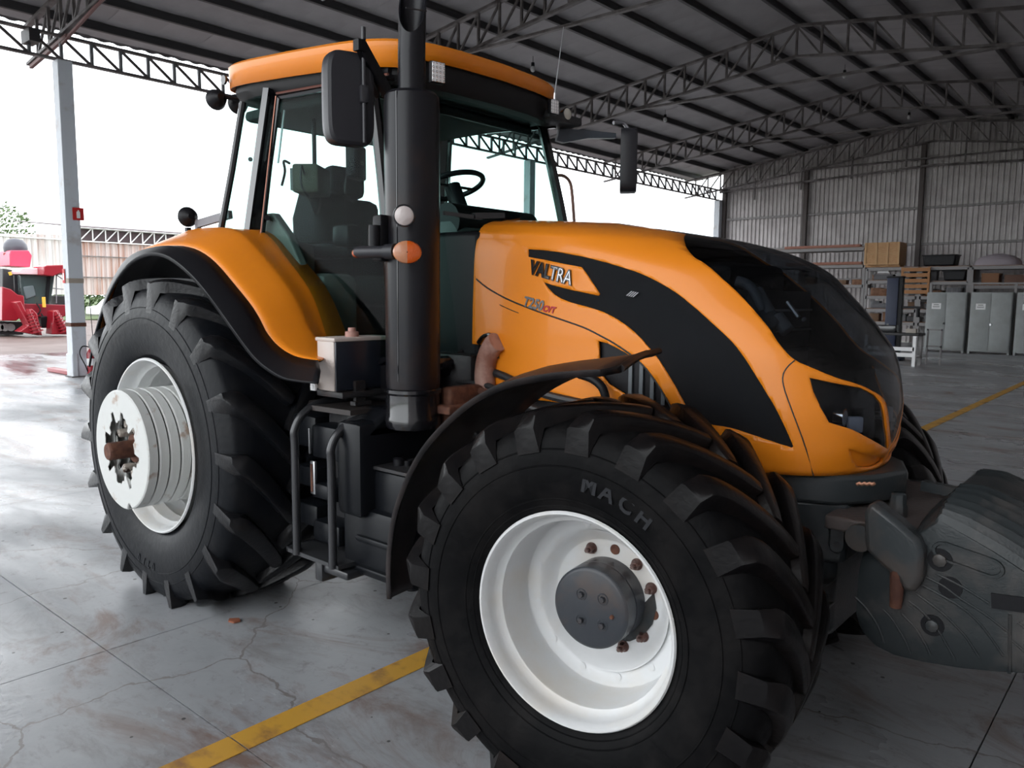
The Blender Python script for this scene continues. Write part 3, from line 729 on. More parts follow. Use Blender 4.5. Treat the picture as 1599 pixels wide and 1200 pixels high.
# internal ribs behind the intake, slats of the side grille show faint shapes
for k in range(6):
    x = 2.66+.055*k; obj('intake_slat', MB().box(x, x+.018, -.452, -.46, 1.34, 1.53, 0), mat('slat_grey', (.10,.115,.125), .4), hood, smooth=0)
# seam of the lower side panel and front panel gap
def seam(pxs, r=.0025, name='panel_gap', m=None, off=.0005):
    tr = [trace(*p) for p in pxs]; tr = [q for q in tr if q]
    for s_ in (1, -1):
        pts = [hood_pt(*q)+hood_n(*q)*off for q in tr]; pts = [Vector((p.x, p.y*s_, p.z)) for p in pts]
        if len(pts) > 1: obj(name, MB().tube(smoothcurve(pts, 3), r, 6), m or DARKM, hood)
seam([(744,436),(760,449),(790,466),(830,483),(870,497),(910,511),(935,523),(960,537),(985,554),(1005,572),(1022,594),(1040,622),(1056,652)], .004)
seam([(1241,563),(1228,575),(1222,590),(1226,612),(1240,650),(1258,700),(1271,748)], .0025)
seam([(780,476),(795,483),(810,489)], .002)
# recessed handle pocket under the headlight
# lettering on the hood side
def side_text(s, p0, p1, hpx, m, name, shear=0.0, depth=.004, bold=.0, base_m=None):
    a = trace(*p0); b = trace(*p1); A3 = hood_pt(*a)+hood_n(*a)*.002; B3 = hood_pt(*b)+hood_n(*b)*.002
    d = (B3-A3); L = d.length; d.normalize(); n = Vector((0,-1,0)); up = n.cross(d)*1.0
    up = Vector((0,0,1)) - d*d.z; up.normalize(); n = d.cross(up)
    me = textmesh(s, 1.0, 0, shear, bold); xs_ = [v.co.x for v in me.vertices]; ys_ = [v.co.y for v in me.vertices]
    wx = max(xs_)-min(xs_); bpy.data.meshes.remove(me)
    # height in metres from the pixel height
    top = trace(p0[0], p0[1]-hpx); H = (hood_pt(*top)-hood_pt(*a)).length
    me = textmesh(s, 1.0, depth, shear, bold)
    x0 = min(xs_); hh = max(ys_)-min(ys_); y0 = min(ys_)
    for v in me.vertices:
        v.co = A3 + d*((v.co.x-x0)/wx*L) + up*((v.co.y-y0)/hh*H) + n*(v.co.z)
    me.materials.append(m); o = bpy.data.objects.new(name, me); C.objects.link(o); o.parent = hood; return o
side_text('VALTRA', (826,428), (893,447), 23, mat('badge_black', (.02,.02,.022), .2, coat=.5), 'lettering', .0, .006, .05)
side_text('VALTRA', (827.5,426.5), (892.5,445), 20, mat('dark_chrome', (.35,.35,.37), .12, metal=1), 'letter_face', .0, .0075, -.02)
side_text('T250', (818,479), (848,487), 17, mat('badge_grey', (.20,.20,.21), .35, metal=.5), 'lettering', .25, .002, .03)
side_text('CVT', (848,487), (868,490), 10.5, mat('badge_red', (.45,.02,.03), .35), 'lettering', .25, .002, .04)
g = trace(986,459)
side_text('////', (978,462), (996,466), 9, mat('chequer_silver', (.4,.4,.42), .4), 'emblem', .5, .002, .02)
# ------------------------------------------------------------------ rear fenders
def resamp(pxs, Y, angs):
    c = (0.0, RZR); P = [at(x, y, 'Y', Y) for x, y in pxs]; aa = [math.atan2(p.z-c[1], p.x-c[0]) for p in P]
    aa = [a if a > -1.2 else a+2*PI for a in aa]; o = np.argsort(aa)
    A = np.array(aa)[o]; X = np.array([p.x for p in P])[o]; Z = np.array([p.z for p in P])[o]
    return [Vector((float(np.interp(t, A, X)), Y, float(np.interp(t, A, Z)))) for t in angs]
lipA = [(160,484),(175,447),(195,417),(217,400),(240,394),(262,399),(287,417),(312,442),(337,475),(362,510),(380,535),(400,560),(425,580),(450,592),(497,598)]
bandB = [(190,410),(217,392),(250,386),(287,385),(312,392),(337,410),(362,440),(387,470),(401,487),(415,518),(435,542),(462,558),(497,564)]
def fender(sgn):
    angs = [math.radians(a) for a in np.linspace(23.5, 158, 44)]
    A = smoothcurve([at(x, y, 'Y', -1.30) for x, y in lipA], 3); Bq = smoothcurve([at(x, y, 'Y', -1.16) for x, y in bandB], 3)
    def byang(P, Y, rear):
        aa = np.array([math.atan2(p.z-RZR, p.x) for p in P]); o = np.argsort(aa); rr = np.array([math.hypot(p.x, p.z-RZR) for p in P])[o]; aa = aa[o]
        out = []
        for t in angs:
            r_ = float(np.interp(t, aa, rr)); out.append(Vector((r_*math.cos(t), Y, RZR + r_*math.sin(t))))
        return out
    a_ = byang(A, -1.30, 1); b_ = byang(Bq, -1.16, 1)
    # smooth radii
    def sm(l):
        for _ in range(3): l = [l[0]] + [(l[i-1]+l[i]*2+l[i+1])/4 for i in range(1, len(l)-1)] + [l[-1]]
        return l
    a_ = sm(a_); b_ = sm(b_)
    CUT = math.radians(38)
    def front(P, n=16):
        ang = lambda p: math.atan2(p.z-RZR, p.x)
        Q = [p for p in P if ang(p) <= CUT]; Q = sorted(Q, key=lambda p: -p.x) if False else Q[::-1]
        d = [0]
        for u, v in zip(Q[:-1], Q[1:]): d.append(d[-1]+(v-u).length)
        out = []
        for k in range(n):
            t = d[-1]*k/(n-1); out.append(Vector([float(np.interp(t, d, [q[i] for q in Q])) for i in range(3)]))
        return out
    keep = [i for i, t in enumerate(angs) if t > CUT+.03]
    a_ = front(A) + [a_[i] for i in keep]; b_ = front(Bq) + [b_[i] for i in keep]
    und = [Vector((p.x*.985, -1.30, RZR+(p.z-RZR)*.985)) for p in a_]
    mid = [a*.5+b*.5 + (a*.5+b*.5-Vector((0, -1.23, RZR))).normalized()*.018 for a, b in zip(a_, b_)]
    S = lambda l: [Vector((p.x, p.y*(-sgn), p.z)) for p in l]
    lip = part('fender_lip', MB().loft([S(und), S(a_), S(mid), S(b_)]), BLACKP, solid=.008)
    # orange body from the band to the cab side
    Cp = smoothcurve([at(x, y, 'Y', -.80) for x, y in ((330,360),(362,359),(400,360),(415,374),(432,396),(455,424),(470,442),(481,456),(491,480),(500,505),(511,534),(516,560))], 3)
    c_ = sm(byang(Cp, -.80, 1)); c_ = front(Cp) + [c_[i] for i in keep]
    rows = [b_]
    for v in (.12,.28,.45,.60,.66,.80,1.0):
        row = []
        for p, c in zip(b_, c_):
            q_ = p.lerp(c, v); d = Vector((q_.x, 0, q_.z-RZR)).normalized()
            row.append(q_ + d*(.035*math.sin(PI*v)+(.012 if .5 < v < .7 else 0)))
        rows.append(row)
    rows.append([Vector((c.x, -.66, c.z+.01)) for c in c_])
    part('fender_liner', MB().loft([S([Vector((p.x*.982, p.y+(.02 if p.y < -1 else 0), RZR+(p.z-RZR)*.982)) for p in r]) for r in rows]), BLACKP)
    body = part('fender', MB().loft([S(r) for r in rows]), ORANGE, solid=.008, label='orange rear fender')
    # front skirt under the orange part
    return body
fR = fender(-1); fL = fender(1)
# ------------------------------------------------------------------ cab
def cabp(x, y, off=0): return atp(x, y, (0, -.80-off, 1.5), (0, -1, .07))
def cy(z): return -.80 + .07*(z-1.5)
cabf = part('cab_frame', MB(), BLACKP) if False else None
pB0 = cabp(425, 140); pB1 = cabp(394, 366)
A0 = Vector((1.19, -.70, 3.00)); A1 = Vector((1.50, cy(1.5), 1.45)); 
def both(name, f, m, **k):
    for s_ in (-1, 1): part(name, f(s_), m, **k)
Sy = lambda p, s_: Vector((p.x, p.y*(-s_), p.z))
both('door_pillar', lambda s_: MB().beam(Sy(pB0, s_), Sy(pB1, s_), .085, .06, up=(1,0,0)), BLACKG)
apill = smoothcurve([A0, Vector((1.27,-.715,2.7)), Vector((1.37,-.745,2.27)), Vector((1.45,-.775,1.8)), A1], 4)
both('front_pillar', lambda s_: MB().tube([Sy(p, s_) for p in apill], .032, 8), BLACKG)
RC0 = Vector((-.05, -.68, 2.98)); RC1 = Vector((-.22, -.77, 2.15))
both('rear_pillar', lambda s_: MB().tube([Sy(p, s_) for p in (RC0, (RC0+RC1)/2+Vector((.01,0,0)), RC1)], .022, 8), BLACKG)
# door frame line and glass
glass_px = [(436,152),(520,136),(600,124)]
g_top = [cabp(*p) for p in glass_px]
lowp = [cabp(*p) for p in ((410,366),(428,388),(455,424),(470,443),(481,456),(491,480),(500,505),(511,534))]
lowp = lowp + [Vector((1.10, cy(1.47), 1.47)), Vector((1.30, cy(1.44), 1.44)), Vector((1.47, cy(1.5), 1.48))]
outl = [g_top[0], g_top[1], g_top[2]] + [Vector((p.x, cy(p.z), p.z)) for p in apill[1:]] + lowp[::-1]
def poly3(pts, s_):
    m = MB(); P = [Sy(p, s_) for p in pts]; vo, eo, fo, *_ = delaunay_2d_cdt([Vector((p.x, p.z)) for p in P], [(i, (i+1)%len(P)) for i in range(len(P))], [], 1, 1e-5)
    return m.add([(v.x, cy(v.y)*(-s_), v.y) for v in vo], [tuple(f) for f in fo])
both('door_glass', lambda s_: poly3(outl, s_), GLASS, smooth=0, recalc=False)
both('door_frame', lambda s_: MB().tube([Sy(p, s_) for p in smoothcurve(outl + [outl[0]], 2)], .016, 6), BLACKG)
both('frame_edge', lambda s_: MB().tube([Sy(cabp(431,150,.02), s_), Sy(cabp(407,366,.02), s_)], .005, 6), mat('copper_edge', (.30,.13,.09), .3, metal=.6))
both('top_rail_edge', lambda s_: MB().tube([Sy(cabp(432,146,.02), s_), Sy(cabp(500,134,.02), s_), Sy(cabp(606,116,.02), s_)], .007, 6), mat('reddish_rail', (.14,.045,.03), .4))
q = [Vector((p.x, cy(p.z), p.z)) for p in (pB0, pB1, RC1, RC0)]
both('quarter_glass', lambda s_: MB().add([Sy(p, s_) for p in (q[0], q[1], RC1, RC0)], [(0,1,2,3)]), GLASS, smooth=0)
part('rear_window', MB().add([RC0, RC1, Sy(RC1, 1), Sy(RC0, 1)], [(0,1,2,3)]), GLASS, smooth=0)
part('rear_wall', MB().box(-.25,-.18,-.75,.75,1.45,2.15,.01), BLACKP)
# windscreen: bowed between the front pillars
rows = []
for p in apill:
    row = []
    for k in range(17):
        u = -1+2*k/16; row.append(Vector((p.x + .15*(1-abs(u)**2.2), p.y*-u if False else abs(p.y)*u, p.z)))
    rows.append(row)
part('windscreen', MB().loft(rows), GLASS, smooth=60, recalc=False)
part('windscreen_edge', MB().tube([Vector((p.x+.012, .735 if False else -p.y+.006, p.z)) for p in apill], .006, 6), mat('copper_edge2', (.35,.2,.17), .3, metal=.6))
part('windscreen_sill', MB().tube([r for r in rows[-1]], .035, 8).tube([Vector((r.x-.02, r.y, 1.42)) for r in rows[-1]], .05, 8), BLACKG)
part('cowl', MB().prism([(1.40,-.46),(1.74,-.44),(1.74,.44),(1.40,.46)], 'Z', 1.3, 2.13), BLACKP, bevel=.03)
part('cowl_side', MB().box(1.2,1.76,-.52,.52,1.0,1.5,.03), DARKM)
# roof
def roofring(z0, inset, tilt=True, front=0):
    out = []; n = 96
    for k in range(n):
        a = 2*PI*k/n; e = .30
        cx_, cyy = math.cos(a), math.sin(a)
        X = .545 + (.865-inset)*math.copysign(abs(cx_)**e, cx_); Y = (.715-inset)*math.copysign(abs(cyy)**e, cyy)
        X += .10*(1-(Y/.72)**2) if X > .6 else 0
        Y *= 1 + .05*(1-((X-.5)/.9)**2) - .03*max(0, (X-1.0))
        z = z0 - .082*(X-.5)
        out.append(Vector((X, Y, z)))
    return out
r0 = roofring(3.145, .0); r1 = roofring(3.158, .012); r2_ = roofring(3.168, .12); r3 = roofring(3.18, .45)
rb0 = []
for p in roofring(3.02, .005):
    fr = min(max((p.x-1.36)/.06, 0), 1)*min(1, max(0, (p.y+.66)/.12))
    rb0.append(Vector((p.x, p.y, p.z + .05*fr)))
ro = part('cab_roof', MB().loft([rb0, r0, r1, r2_, r3], closed=True).add(r3, [tuple(range(96))]), ORANGE, solid=.01, label='orange cab roof', smooth=35)
part('roof_underside', MB().loft([roofring(3.10, .03), roofring(2.99, .03), roofring(2.945, .06), roofring(2.935, .16), roofring(2.95, .3)], closed=True).add(roofring(2.95, .3), [tuple(range(96))]), mat('roof_black', (.008,.008,.009), .6, spec=.3), smooth=35)
part('roof_vent', MB().cyl((.0-.28+.13,-.738,3.115),(-.15,-.752,3.115),.028,16), BLACKG)
part('gps_dome', MB().lathe([(3.20,.17),(3.25,.17),(3.28,.15),(3.31,.10),(3.32,0)], 'Z', c=(.62,.05,-.02), n=32), mat('dome_white', (.62,.60,.58), .4))
part('roof_plate', MB().box(.45,1.15,-.1,.35,3.17,3.20,.01), RUST)
# antenna
aa = at(866,148,'X',1.25); ab = at(880,42,'X',1.25)
part('antenna', MB().tube([aa, ab], [.004,.002], 6).tube([aa-Vector((0,0,.03)), aa+Vector((0,0,.01))], .012, 8), ALU)
# lights on the cab
def led(x, y, w_, h_, P, name='work_light', rz_=0, lens=True):
    pass
def lampbox(c, w_, h_, yaw, name='work_light'):
    m = part(name, MB().box(-.03, 0, -w_/2, w_/2, -h_/2, h_/2, .01), BLACKP, loc=c, rot=(0,0,yaw))
    obj('lens', MB().box(.0,.008,-w_/2+.006,w_/2-.006,-h_/2+.006,h_/2-.006,.004), LENS, m)
    for i in range(4):
        for j in range(5): obj('led', MB().lathe([(.008,.007),(.010,.004)], 'X', c=(0,-w_*.36+w_*.24*i,-h_*.4+h_*.2*j), n=8), CHROME, m)
    return m
c1 = at(684,113,'X',1.50); lampbox(c1, .085, .11, -.25)
c2 = at(866,167,'X',1.50); lampbox(c2, .075, .09, -.1)
def roundlamp(c, d, r, depth, name, lens=LENS, body=BLACKG, ph=None):
    d = Vector(d).normalized(); c = Vector(c)
    m = part(name, MB().tube([c-d*depth, c-d*depth*.6, c-d*.012, c, c+d*.003], [r*.35, r*.85, r*1.02, r*1.08, r*1.0], 24), body)
    obj('lens', MB().tube([c+d*.001, c+d*.006, c+d*.012], [r*.95, r*.85, r*.3], 24), lens, m); return m
c3 = at(886,178,'X',1.46); roundlamp(c3, (1,-.1,0), .038, .07, 'round_work_light', mat('warm_lens', (.62,.60,.52), .2))
part('lamp_bracket', MB().box(1.25,1.46,c3.y-.18,c3.y+.16,c3.z-.05,c3.z+.0,.01), DARKM)
# rear facing round lamps
for (x, y) in ((337,156),(371,163)):
    c = at(x, y, 'X', -.42); roundlamp(c, (-1,.15,-.05), .062, .09, 'rear_work_light', body=BLACKP)
part('rear_lamp_bar', MB().tube([at(330,148,'X',-.38), at(385,158,'X',-.30)], .012, 8), BLACKP)
c = at(293,339,'X',-.62); roundlamp(c, (-1,.1,0), .062, .07, 'fender_lamp', body=BLACKP)
fb = c + Vector((0,0,-.07)); part('lamp_foot', MB().beam(fb, fb+Vector((0,0,-.05)), .03).beam(fb+Vector((-.03,0,-.05)), fb+Vector((.05,0,-.05)), .05,.01), BLACKP)
f0 = at(309,350,'X',-.55); f1 = at(360,335,'X',-.2)
part('plate_holder', MB().beam(f0-Vector((0,0,.12)), f0+Vector((0,0,.03)), .03).beam(f0, f1, .03, .05).beam(f0-Vector((0,0,.03)), f1-Vector((0,0,.09)), .008), mat('holder_grey', (.22,.22,.24), .5))
# ------------------------------------------------------------------ mirrors
def mirror(c, w_, h_, d_, yaw, lbl):
    m = MB(); rows = []
    for (x, s_) in ((-d_/2, .80), (-d_/2*.8, .92), (0, 1.0), (d_/2*.8, 1.0), (d_/2, .97)):
        row = []
        for k in range(40):
            a = 2*PI*k/40; cc, ss = math.cos(a), math.sin(a); e = .38
            row.append((x, w_/2*s_*math.copysign(abs(cc)**e, cc), h_/2*(s_*.03+.97 if s_ > .9 else .93)*math.copysign(abs(ss)**e, ss)))
        rows.append(row)
    m.loft(rows, closed=True); m.add(rows[0], [tuple(range(40))]); m.add(rows[-1], [tuple(range(40))[::-1]])
    o = part('mirror', m, MIRH, loc=c, rot=(0, 0, yaw), label=lbl)
    return o
mc = at(545,156,'Y',-1.02)
mm_ = mirror(mc, .24, .42, .085, math.radians(180-20), 'large black mirror housing')
obj('mirror_glass', MB().box(.043,.046,-.10,.10,-.19,.19), CHROME, mm_)
obj('mirror_tube', MB().tube([(-.055,-.055,.32),(-.055,-.055,-.20)], .011, 10).box(-.07,-.04,-.075,-.035,-.02,.06,.006), mat('tube_dark', (.03,.03,.035), .35), mm_)
t0 = at(561,66,'Y',-1.02); t1 = at(612,158,'Y',-.80)
part('mirror_arm', MB().beam(t0, t1, .03, .055).beam(t0+Vector((0,0,-.03)), at(590,150,'Y',-.80), .02, .03).box(t0.x-.02,t0.x+.02,t0.y-.02,t0.y+.02,t0.z-.04,t0.z+.01), BLACKP)
mc = at(982,252,'Y',1.22)
m2_ = mirror(mc, .20, .42, .11, math.radians(180+32), 'far black mirror housing')
ta = at(868,210,'Y',.78); tb = at(958,192,'Y',1.12); tc = at(975,198,'Y',1.2); td = at(986,240,'Y',1.22)
arm = part('mirror_arm', MB().prism([(0,-.06),(.02,.05),(.20,.055),(.42,.045),(.42,.0),(.22,-.02),(.05,-.075)], 'Y', -.02, .02), ARMB, loc=ta, rot=(0,0,math.atan2(tb.y-ta.y, tb.x-ta.x)), label='blue-grey mirror arm')
arm.scale = ((tb-ta).length/.42, 1, .7)
part('mirror_rod', MB().tube(smoothcurve([tb+Vector((0,0,.0)), tc+Vector((0,0,.02)), at(984,215,'Y',1.22), td], 5), .013, 8), mat('rod_grey', (.25,.25,.27), .3, metal=.5))
# handrails on the far side
def tubepx(name, pxs, ax, v, r, m, n=4): return part(name, MB().tube(smoothcurve([at(x, y, ax, v) for x, y in pxs], n), r, 8), m)
tubepx('handrail', [(870,274),(880,275),(889,283),(893,300),(897,350),(900,372)], 'Y', .95, .011, mat('rail_copper', (.28,.14,.11), .35, metal=.4))
# ------------------------------------------------------------------ exhaust stack
sc0 = Vector((1.725, -.88, 0))
st = part('exhaust_shield', MB().lathe([(1.34,.122),(1.40,.128),(2.66,.128),(2.70,.124),(2.715,.110),(2.715,.06)], 'Z', c=sc0, n=56), EXH, smooth=30, label='tall black exhaust shield')
obj('shield_seam', MB().beam(sc0+Vector((.035,-.1235,1.40)), sc0+Vector((.035,-.1235,2.70)), .003,.004), BLACKG, st)
obj('base_band', MB().lathe([(1.16,.09),(1.17,.128),(1.19,.136),(1.22,.134),(1.23,.130),(1.33,.130),(1.34,.136),(1.355,.136),(1.36,.128)], 'Z', c=sc0, n=56), BLACKG, st, smooth=30)
# perforations
for j in range(64):
    for i in range(3):
        a = math.radians(-158+5.5*i+2.7*(j % 2)); z = 1.44+.0195*j
        if i == 0 or True:
            pass
pf = MB()
for j in range(62):
    for i in range(4):
        a = math.radians(-162+4.5*i+2.2*(j % 2)); z = 1.46+.0198*j; d = Vector((math.cos(a), math.sin(a), 0)); t_ = Vector((-math.sin(a), math.cos(a), 0))
        c = sc0+Vector((0,0,z))+d*.1285; pf.add([c+t_*.0035, c+Vector((0,0,.006)), c-t_*.0035, c-Vector((0,0,.006))], [(0,1,2,3)])
pfo = obj('perforation', pf, mat('hole_black', (.002,.002,.002), .9), st, smooth=0); pfo['kind'] = 'stuff'
# outlet pipe with an angled open mouth facing forward and right
pipe = MB(); n = 40; rows = []
def pr(z, r, cut=False, dx=0):
    row = []
    for k in range(n):
        a = 2*PI*k/n; d = Vector((math.cos(a), math.sin(a), 0))
        zz = z
        if cut: zz = z - .27*(math.cos(a-math.radians(-52))*.5+.5)
        row.append(sc0 + d*r + Vector((dx, -dx*.2, zz)))
    return row
rows = [pr(2.70, .0625), pr(2.88, .0625), pr(3.235, .0625, True, .01), pr(3.235, .056, True, .01), pr(2.78, .056)]
pipe.loft(rows, closed=True)
ep = part('exhaust_pipe', pipe, EXH, smooth=45)
obj('mouth_bar', MB().cyl(sc0+Vector((.03,-.06,3.07)), sc0+Vector((.07,.03,3.07)), .003, 6), DARKM, ep)
# lamp and indicator on the stack
lb = Vector((1.70, -1.045, 0))
c4 = at(631,337,'Y',-1.09); roundlamp(c4, (.75,-.66,-.1), .045, .10, 'side_lamp', mat('pinkish_lens', (.62,.55,.53), .15, coat=.5, bump=.4, bscale=90))
c5 = at(636,394,'Y',-1.08); d5 = Vector((.75,-.66,-.05)).normalized()
def ellips(c, d, a, b_, dep, name, m, half=0, parent=None):
    d = d.normalized(); r_ = d.cross(Vector((0,0,1))).normalized(); u_ = Vector((0,0,1)); mb = MB(); rows = []
    for (t, s_) in ((-dep, .5), (-dep*.4, .95), (0, 1), (.010, .92), (.018, .6), (.021, .05)):
        row = []
        for k in range(33 if half == 0 else 17):
            if half == 0: an = 2*PI*k/32
            else: an = PI/2 + half*PI*k/16
            row.append(c + d*t + r_*(math.cos(an)*a*s_) + u_*(math.sin(an)*b_*s_))
        rows.append(row)
    mb.loft(rows); return part(name, mb, m, parent=parent or T) if parent is None else obj(name, mb, m, parent)
ind = part('indicator_body', MB().tube([c5-d5*.02, c5-d5*.05], [.05,.035], 24), BLACKP)
ellips(c5, d5, .062, .050, .02, 'indicator_lens', AMBER, 1, ind); ellips(c5, d5, .062, .050, .02, 'indicator_lens_clear', AMBERP, -1, ind)
e0 = at(556,394,'Y',-1.10); e1 = at(618,393,'Y',-1.05)
obj('arm', MB().tube([e0, e0+(e1-e0)*.1, e1], [.022,.028,.026], 16).tube([e1-(e1-e0)*.25, e1], [.033,.036], 16), MIRH, ind); obj('rear_amber', MB().tube([e0+Vector((-.006,0,-.01)), e0+(e1-e0)*.04], .02, 12), AMBER, ind)
obj('mount', MB().tube([at(585,394,'Y',-1.06), at(585,352,'Y',-1.06)], .028, 12).box(1.64,1.70,-1.05,-.98,1.95,2.16,.01), BLACKP, ind)
# ------------------------------------------------------------------ cab interior
part('cab_floor', MB().box(-.2,1.45,-.72,.72,1.38,1.46), DARKM, smooth=0)
seat = part('driver_seat', MB().box(.10,.62,-.27,.27,1.72,1.92,.06).box(.2,.5,-.2,.2,1.46,1.75,.03), SEATM, label='dark driver seat')
obj('backrest', MB().box(-.02,.14,-.26,.26,1.85,2.45,.06), SEATM, seat); obj('headrest', MB().box(.0,.12,-.15,.15,2.45,2.66,.05), SEATM, seat)
obj('armrest', MB().box(.15,.62,-.42,-.30,2.02,2.12,.03).box(.50,.66,-.44,-.32,2.08,2.22,.03), BLACKP, seat)
part('side_console', MB().box(-.1,.72,-.66,-.40,1.46,1.92,.05).box(-.1,.3,-.68,-.40,1.88,2.12,.04), mat('console_grey', (.10,.105,.10), .6))
part('console_grey_panel', MB().prism([(.05,1.46),(.95,1.46),(.80,1.62),(.62,1.9),(.45,2.15),(.3,2.28),(.1,2.28)], 'Y', -.715, -.66), mat('panel_grey_green', (.14,.15,.14), .55), bevel=.01)
dash = part('dashboard', MB().box(1.22,1.52,-.30,.30,1.46,2.12,.08).box(1.16,1.50,-.36,.36,2.02,2.22,.07), mat('dash_grey', (.10,.115,.115), .6))
obj('instrument_hood', MB().tube([(1.40,-.34,2.20),(1.40,.34,2.20)], .10, 16), BLACKP, dash)
sw = at(706,291,'Y',.0)
def ring(c, n_, R, r, N=40):
    n_ = Vector(n_).normalized(); a = n_.orthogonal().normalized(); b = n_.cross(a)
    return MB().tube([Vector(c)+(a*math.cos(2*PI*k/N)+b*math.sin(2*PI*k/N))*R for k in range(N+1)], r, 8, cap=False)
swo = part('steering_wheel', ring((sw.x, .0, sw.z), (-.35,0,1), .19, .016), BLACKP)
obj('spoke', MB().beam((sw.x,-.19,sw.z), (sw.x,.19,sw.z), .03, .012), BLACKP, swo); obj('steering_column', MB().tube([(sw.x,0,sw.z), (sw.x+.22,0,sw.z-.45)], .05, 12), BLACKP, swo)
def screen(px, py, Y, w_, h_, yaw, m, nm='monitor', d=.07, lbl=None):
    c = at(px, py, 'Y', Y); o = part(nm, MB().box(-d/2,d/2,-w_/2,w_/2,-h_/2,h_/2,.015), m, loc=c, rot=(0,0,yaw)); 
    if lbl: o['label'] = lbl
    return o, c
mo, c_ = screen(487, 283, -.45, .27, .17, .65, OLIVE, d=.16, lbl='khaki terminal housing'); obj('dark_face', MB().box(-.095,-.078,-.12,.12,-.07,.06), BLACKG, mo)
obj('monitor_stalk', MB().tube([(0,.06,.08),(0,.06,.42)], .014, 8).box(-.03,.03,.02,.10,.40,.50,.01), DARKM, mo)
obj('cable', MB().tube(smoothcurve([(0,-.14,.02),(0,-.19,.06),(0,-.20,-.05),(.03,-.14,-.13),(.03,-.02,-.2),(.02,.10,-.13),(.02,.16,.0)], 6), .007, 6), DARKM, mo)
mo2, c_ = screen(556, 254, -.35, .17, .20, .5, BLACKP, lbl='small square screen seen from behind'); obj('maker_plate', MB().box(.036,.038,-.02,.03,-.015,.01), OLIVE, mo2)
obj('cable', MB().tube(smoothcurve([(0,-.08,-.08),(0,-.14,-.10),(0,-.16,-.2),(0,-.05,-.24)], 6), .006, 6), DARKM, mo2)
part('control_pillar', MB().prism([(-.02,1.46),(.30,1.46),(.30,2.0),(.22,2.45),(.05,2.50),(-.05,2.3)], 'Y', -.36, -.10), SEATM, bevel=.04)
part('lever', MB().tube([(1.0,-.42,1.46),(1.02,-.42,2.05)], .015, 8).tube([(1.02,-.42,2.02),(1.02,-.42,2.14)], .03, 10), BLACKP)
part('hand_grip', MB().tube(smoothcurve([at(452,255,'Y',-.62), at(443,252,'Y',-.62), at(445,268,'Y',-.62), at(440,290,'Y',-.62)], 4), .008, 8), BLACKP)
part('window_handle', MB().tube([cabp(444,172,-.04), cabp(434,255,-.04)], .007, 6), ALU)
part('door_bolt', MB().tube([cabp(417,340,.02), cabp(417,340,-.02)], .017, 14), BLACKP)
part('quarter_bolt', MB().tube([cabp(391,249,.03), cabp(391,249,-.01)], .014, 14), mat('bolt_green', (.10,.14,.14), .4))
part('roof_lining', MB().box(-.15,1.15,-.62,.62,2.88,2.95,.03), mat('lining', (.05,.055,.055), .8))
part('sun_blind', MB().tube([(1.17,-.62,2.86),(1.17,.62,2.86)], .03, 10).box(1.10,1.30,-.66,.66,2.90,2.96), BLACKP)
wi = part('wiper', MB().beam(at(693,333,'X',1.72), at(752,341,'X',1.68), .012, .02).beam(at(740,337,'X',1.69), at(786,337,'X',1.69), .02, .03), BLACKG)
# ------------------------------------------------------------------ body under the cab, tanks, steps
part('transmission', MB().box(-.35,2.2,-.30,.30,.65,1.30,.05).box(-.4,.35,-.45,.45,.62,1.35,.08), DARKM)
part('rear_axle', MB().lathe([(-1.35,.10),(-1.0,.16),(-.45,.22),(.45,.22),(1.0,.16),(1.35,.10)], 'Y', c=(0,0,RZR), n=24), DARKM)
part('front_axle', MB().tube([(2.995,-1.02,FZ),(2.995,-.75,FZ-.02),(2.995,-.3,FZ-.06),(2.995,0,FZ-.04),(2.995,.3,FZ-.06),(2.995,.9,FZ)], [.16,.12,.11,.16,.11,.12], 16), CAST)
part('under_cab_body', MB().box(.55,1.50,-.74,.74,1.12,1.42,.04), DARKM)
part('cab_skirt', MB().prism([(.95,1.58),(1.06,1.46),(1.50,1.44),(1.60,1.40),(1.60,1.25),(.60,1.25),(.80,1.45)], 'Y', -.80, -.70), BLACKP, bevel=.02)
part('sill_moulding', MB().tube(smoothcurve([at(693,572,'X',1.62), at(706,566,'X',1.62), at(722,550,'X',1.62), at(735,528,'X',1.62)], 5), .02, 8), BLACKG)
TKB = mat('tank_plastic', (.006,.007,.009), .38, spec=.22, bump=.06, bscale=250)
tk = part('fuel_tank', MB().box(1.44,1.63,-1.13,-.45,.74,1.20,.035), TKB, label='black moulded fuel tank')
obj('shoulder', MB().prism([(-1.13,1.12),(-.95,1.25),(-.45,1.25),(-.45,1.10)], 'X', 1.44, 1.63), TKB, tk, bevel=.02)
obj('lower_body', MB().box(1.42,1.93,-1.08,-.45,.44,.78,.03).box(1.55,1.93,-1.04,-.45,.70,.97,.025), TKB, tk)
obj('rib', MB().box(1.55,1.88,-1.10,-1.07,.62,.65,.008).box(1.55,1.88,-1.10,-1.07,.48,.50,.008), TKB, tk)
obj('tread_plate', MB().box(1.55,1.95,-1.05,-.5,.975,.99), DARKM, tk)
obj('filler_knob', MB().lathe([(.99,.03),(1.02,.03),(1.03,.015)], 'Z', c=(1.70,-.95,0), n=12).lathe([(.99,.02),(1.015,.02)], 'Z', c=(1.74,-.93,0), n=12), BLACKP, tk)
stp = part('access_steps', MB().box(1.10,1.52,-1.18,-1.02,.485,.505,.0), mat('step_steel', (.05,.052,.055), .4, metal=.4), label='black access steps with tubular guards')
TB = mat('tube_black', (.022,.023,.026), .3, coat=.2)
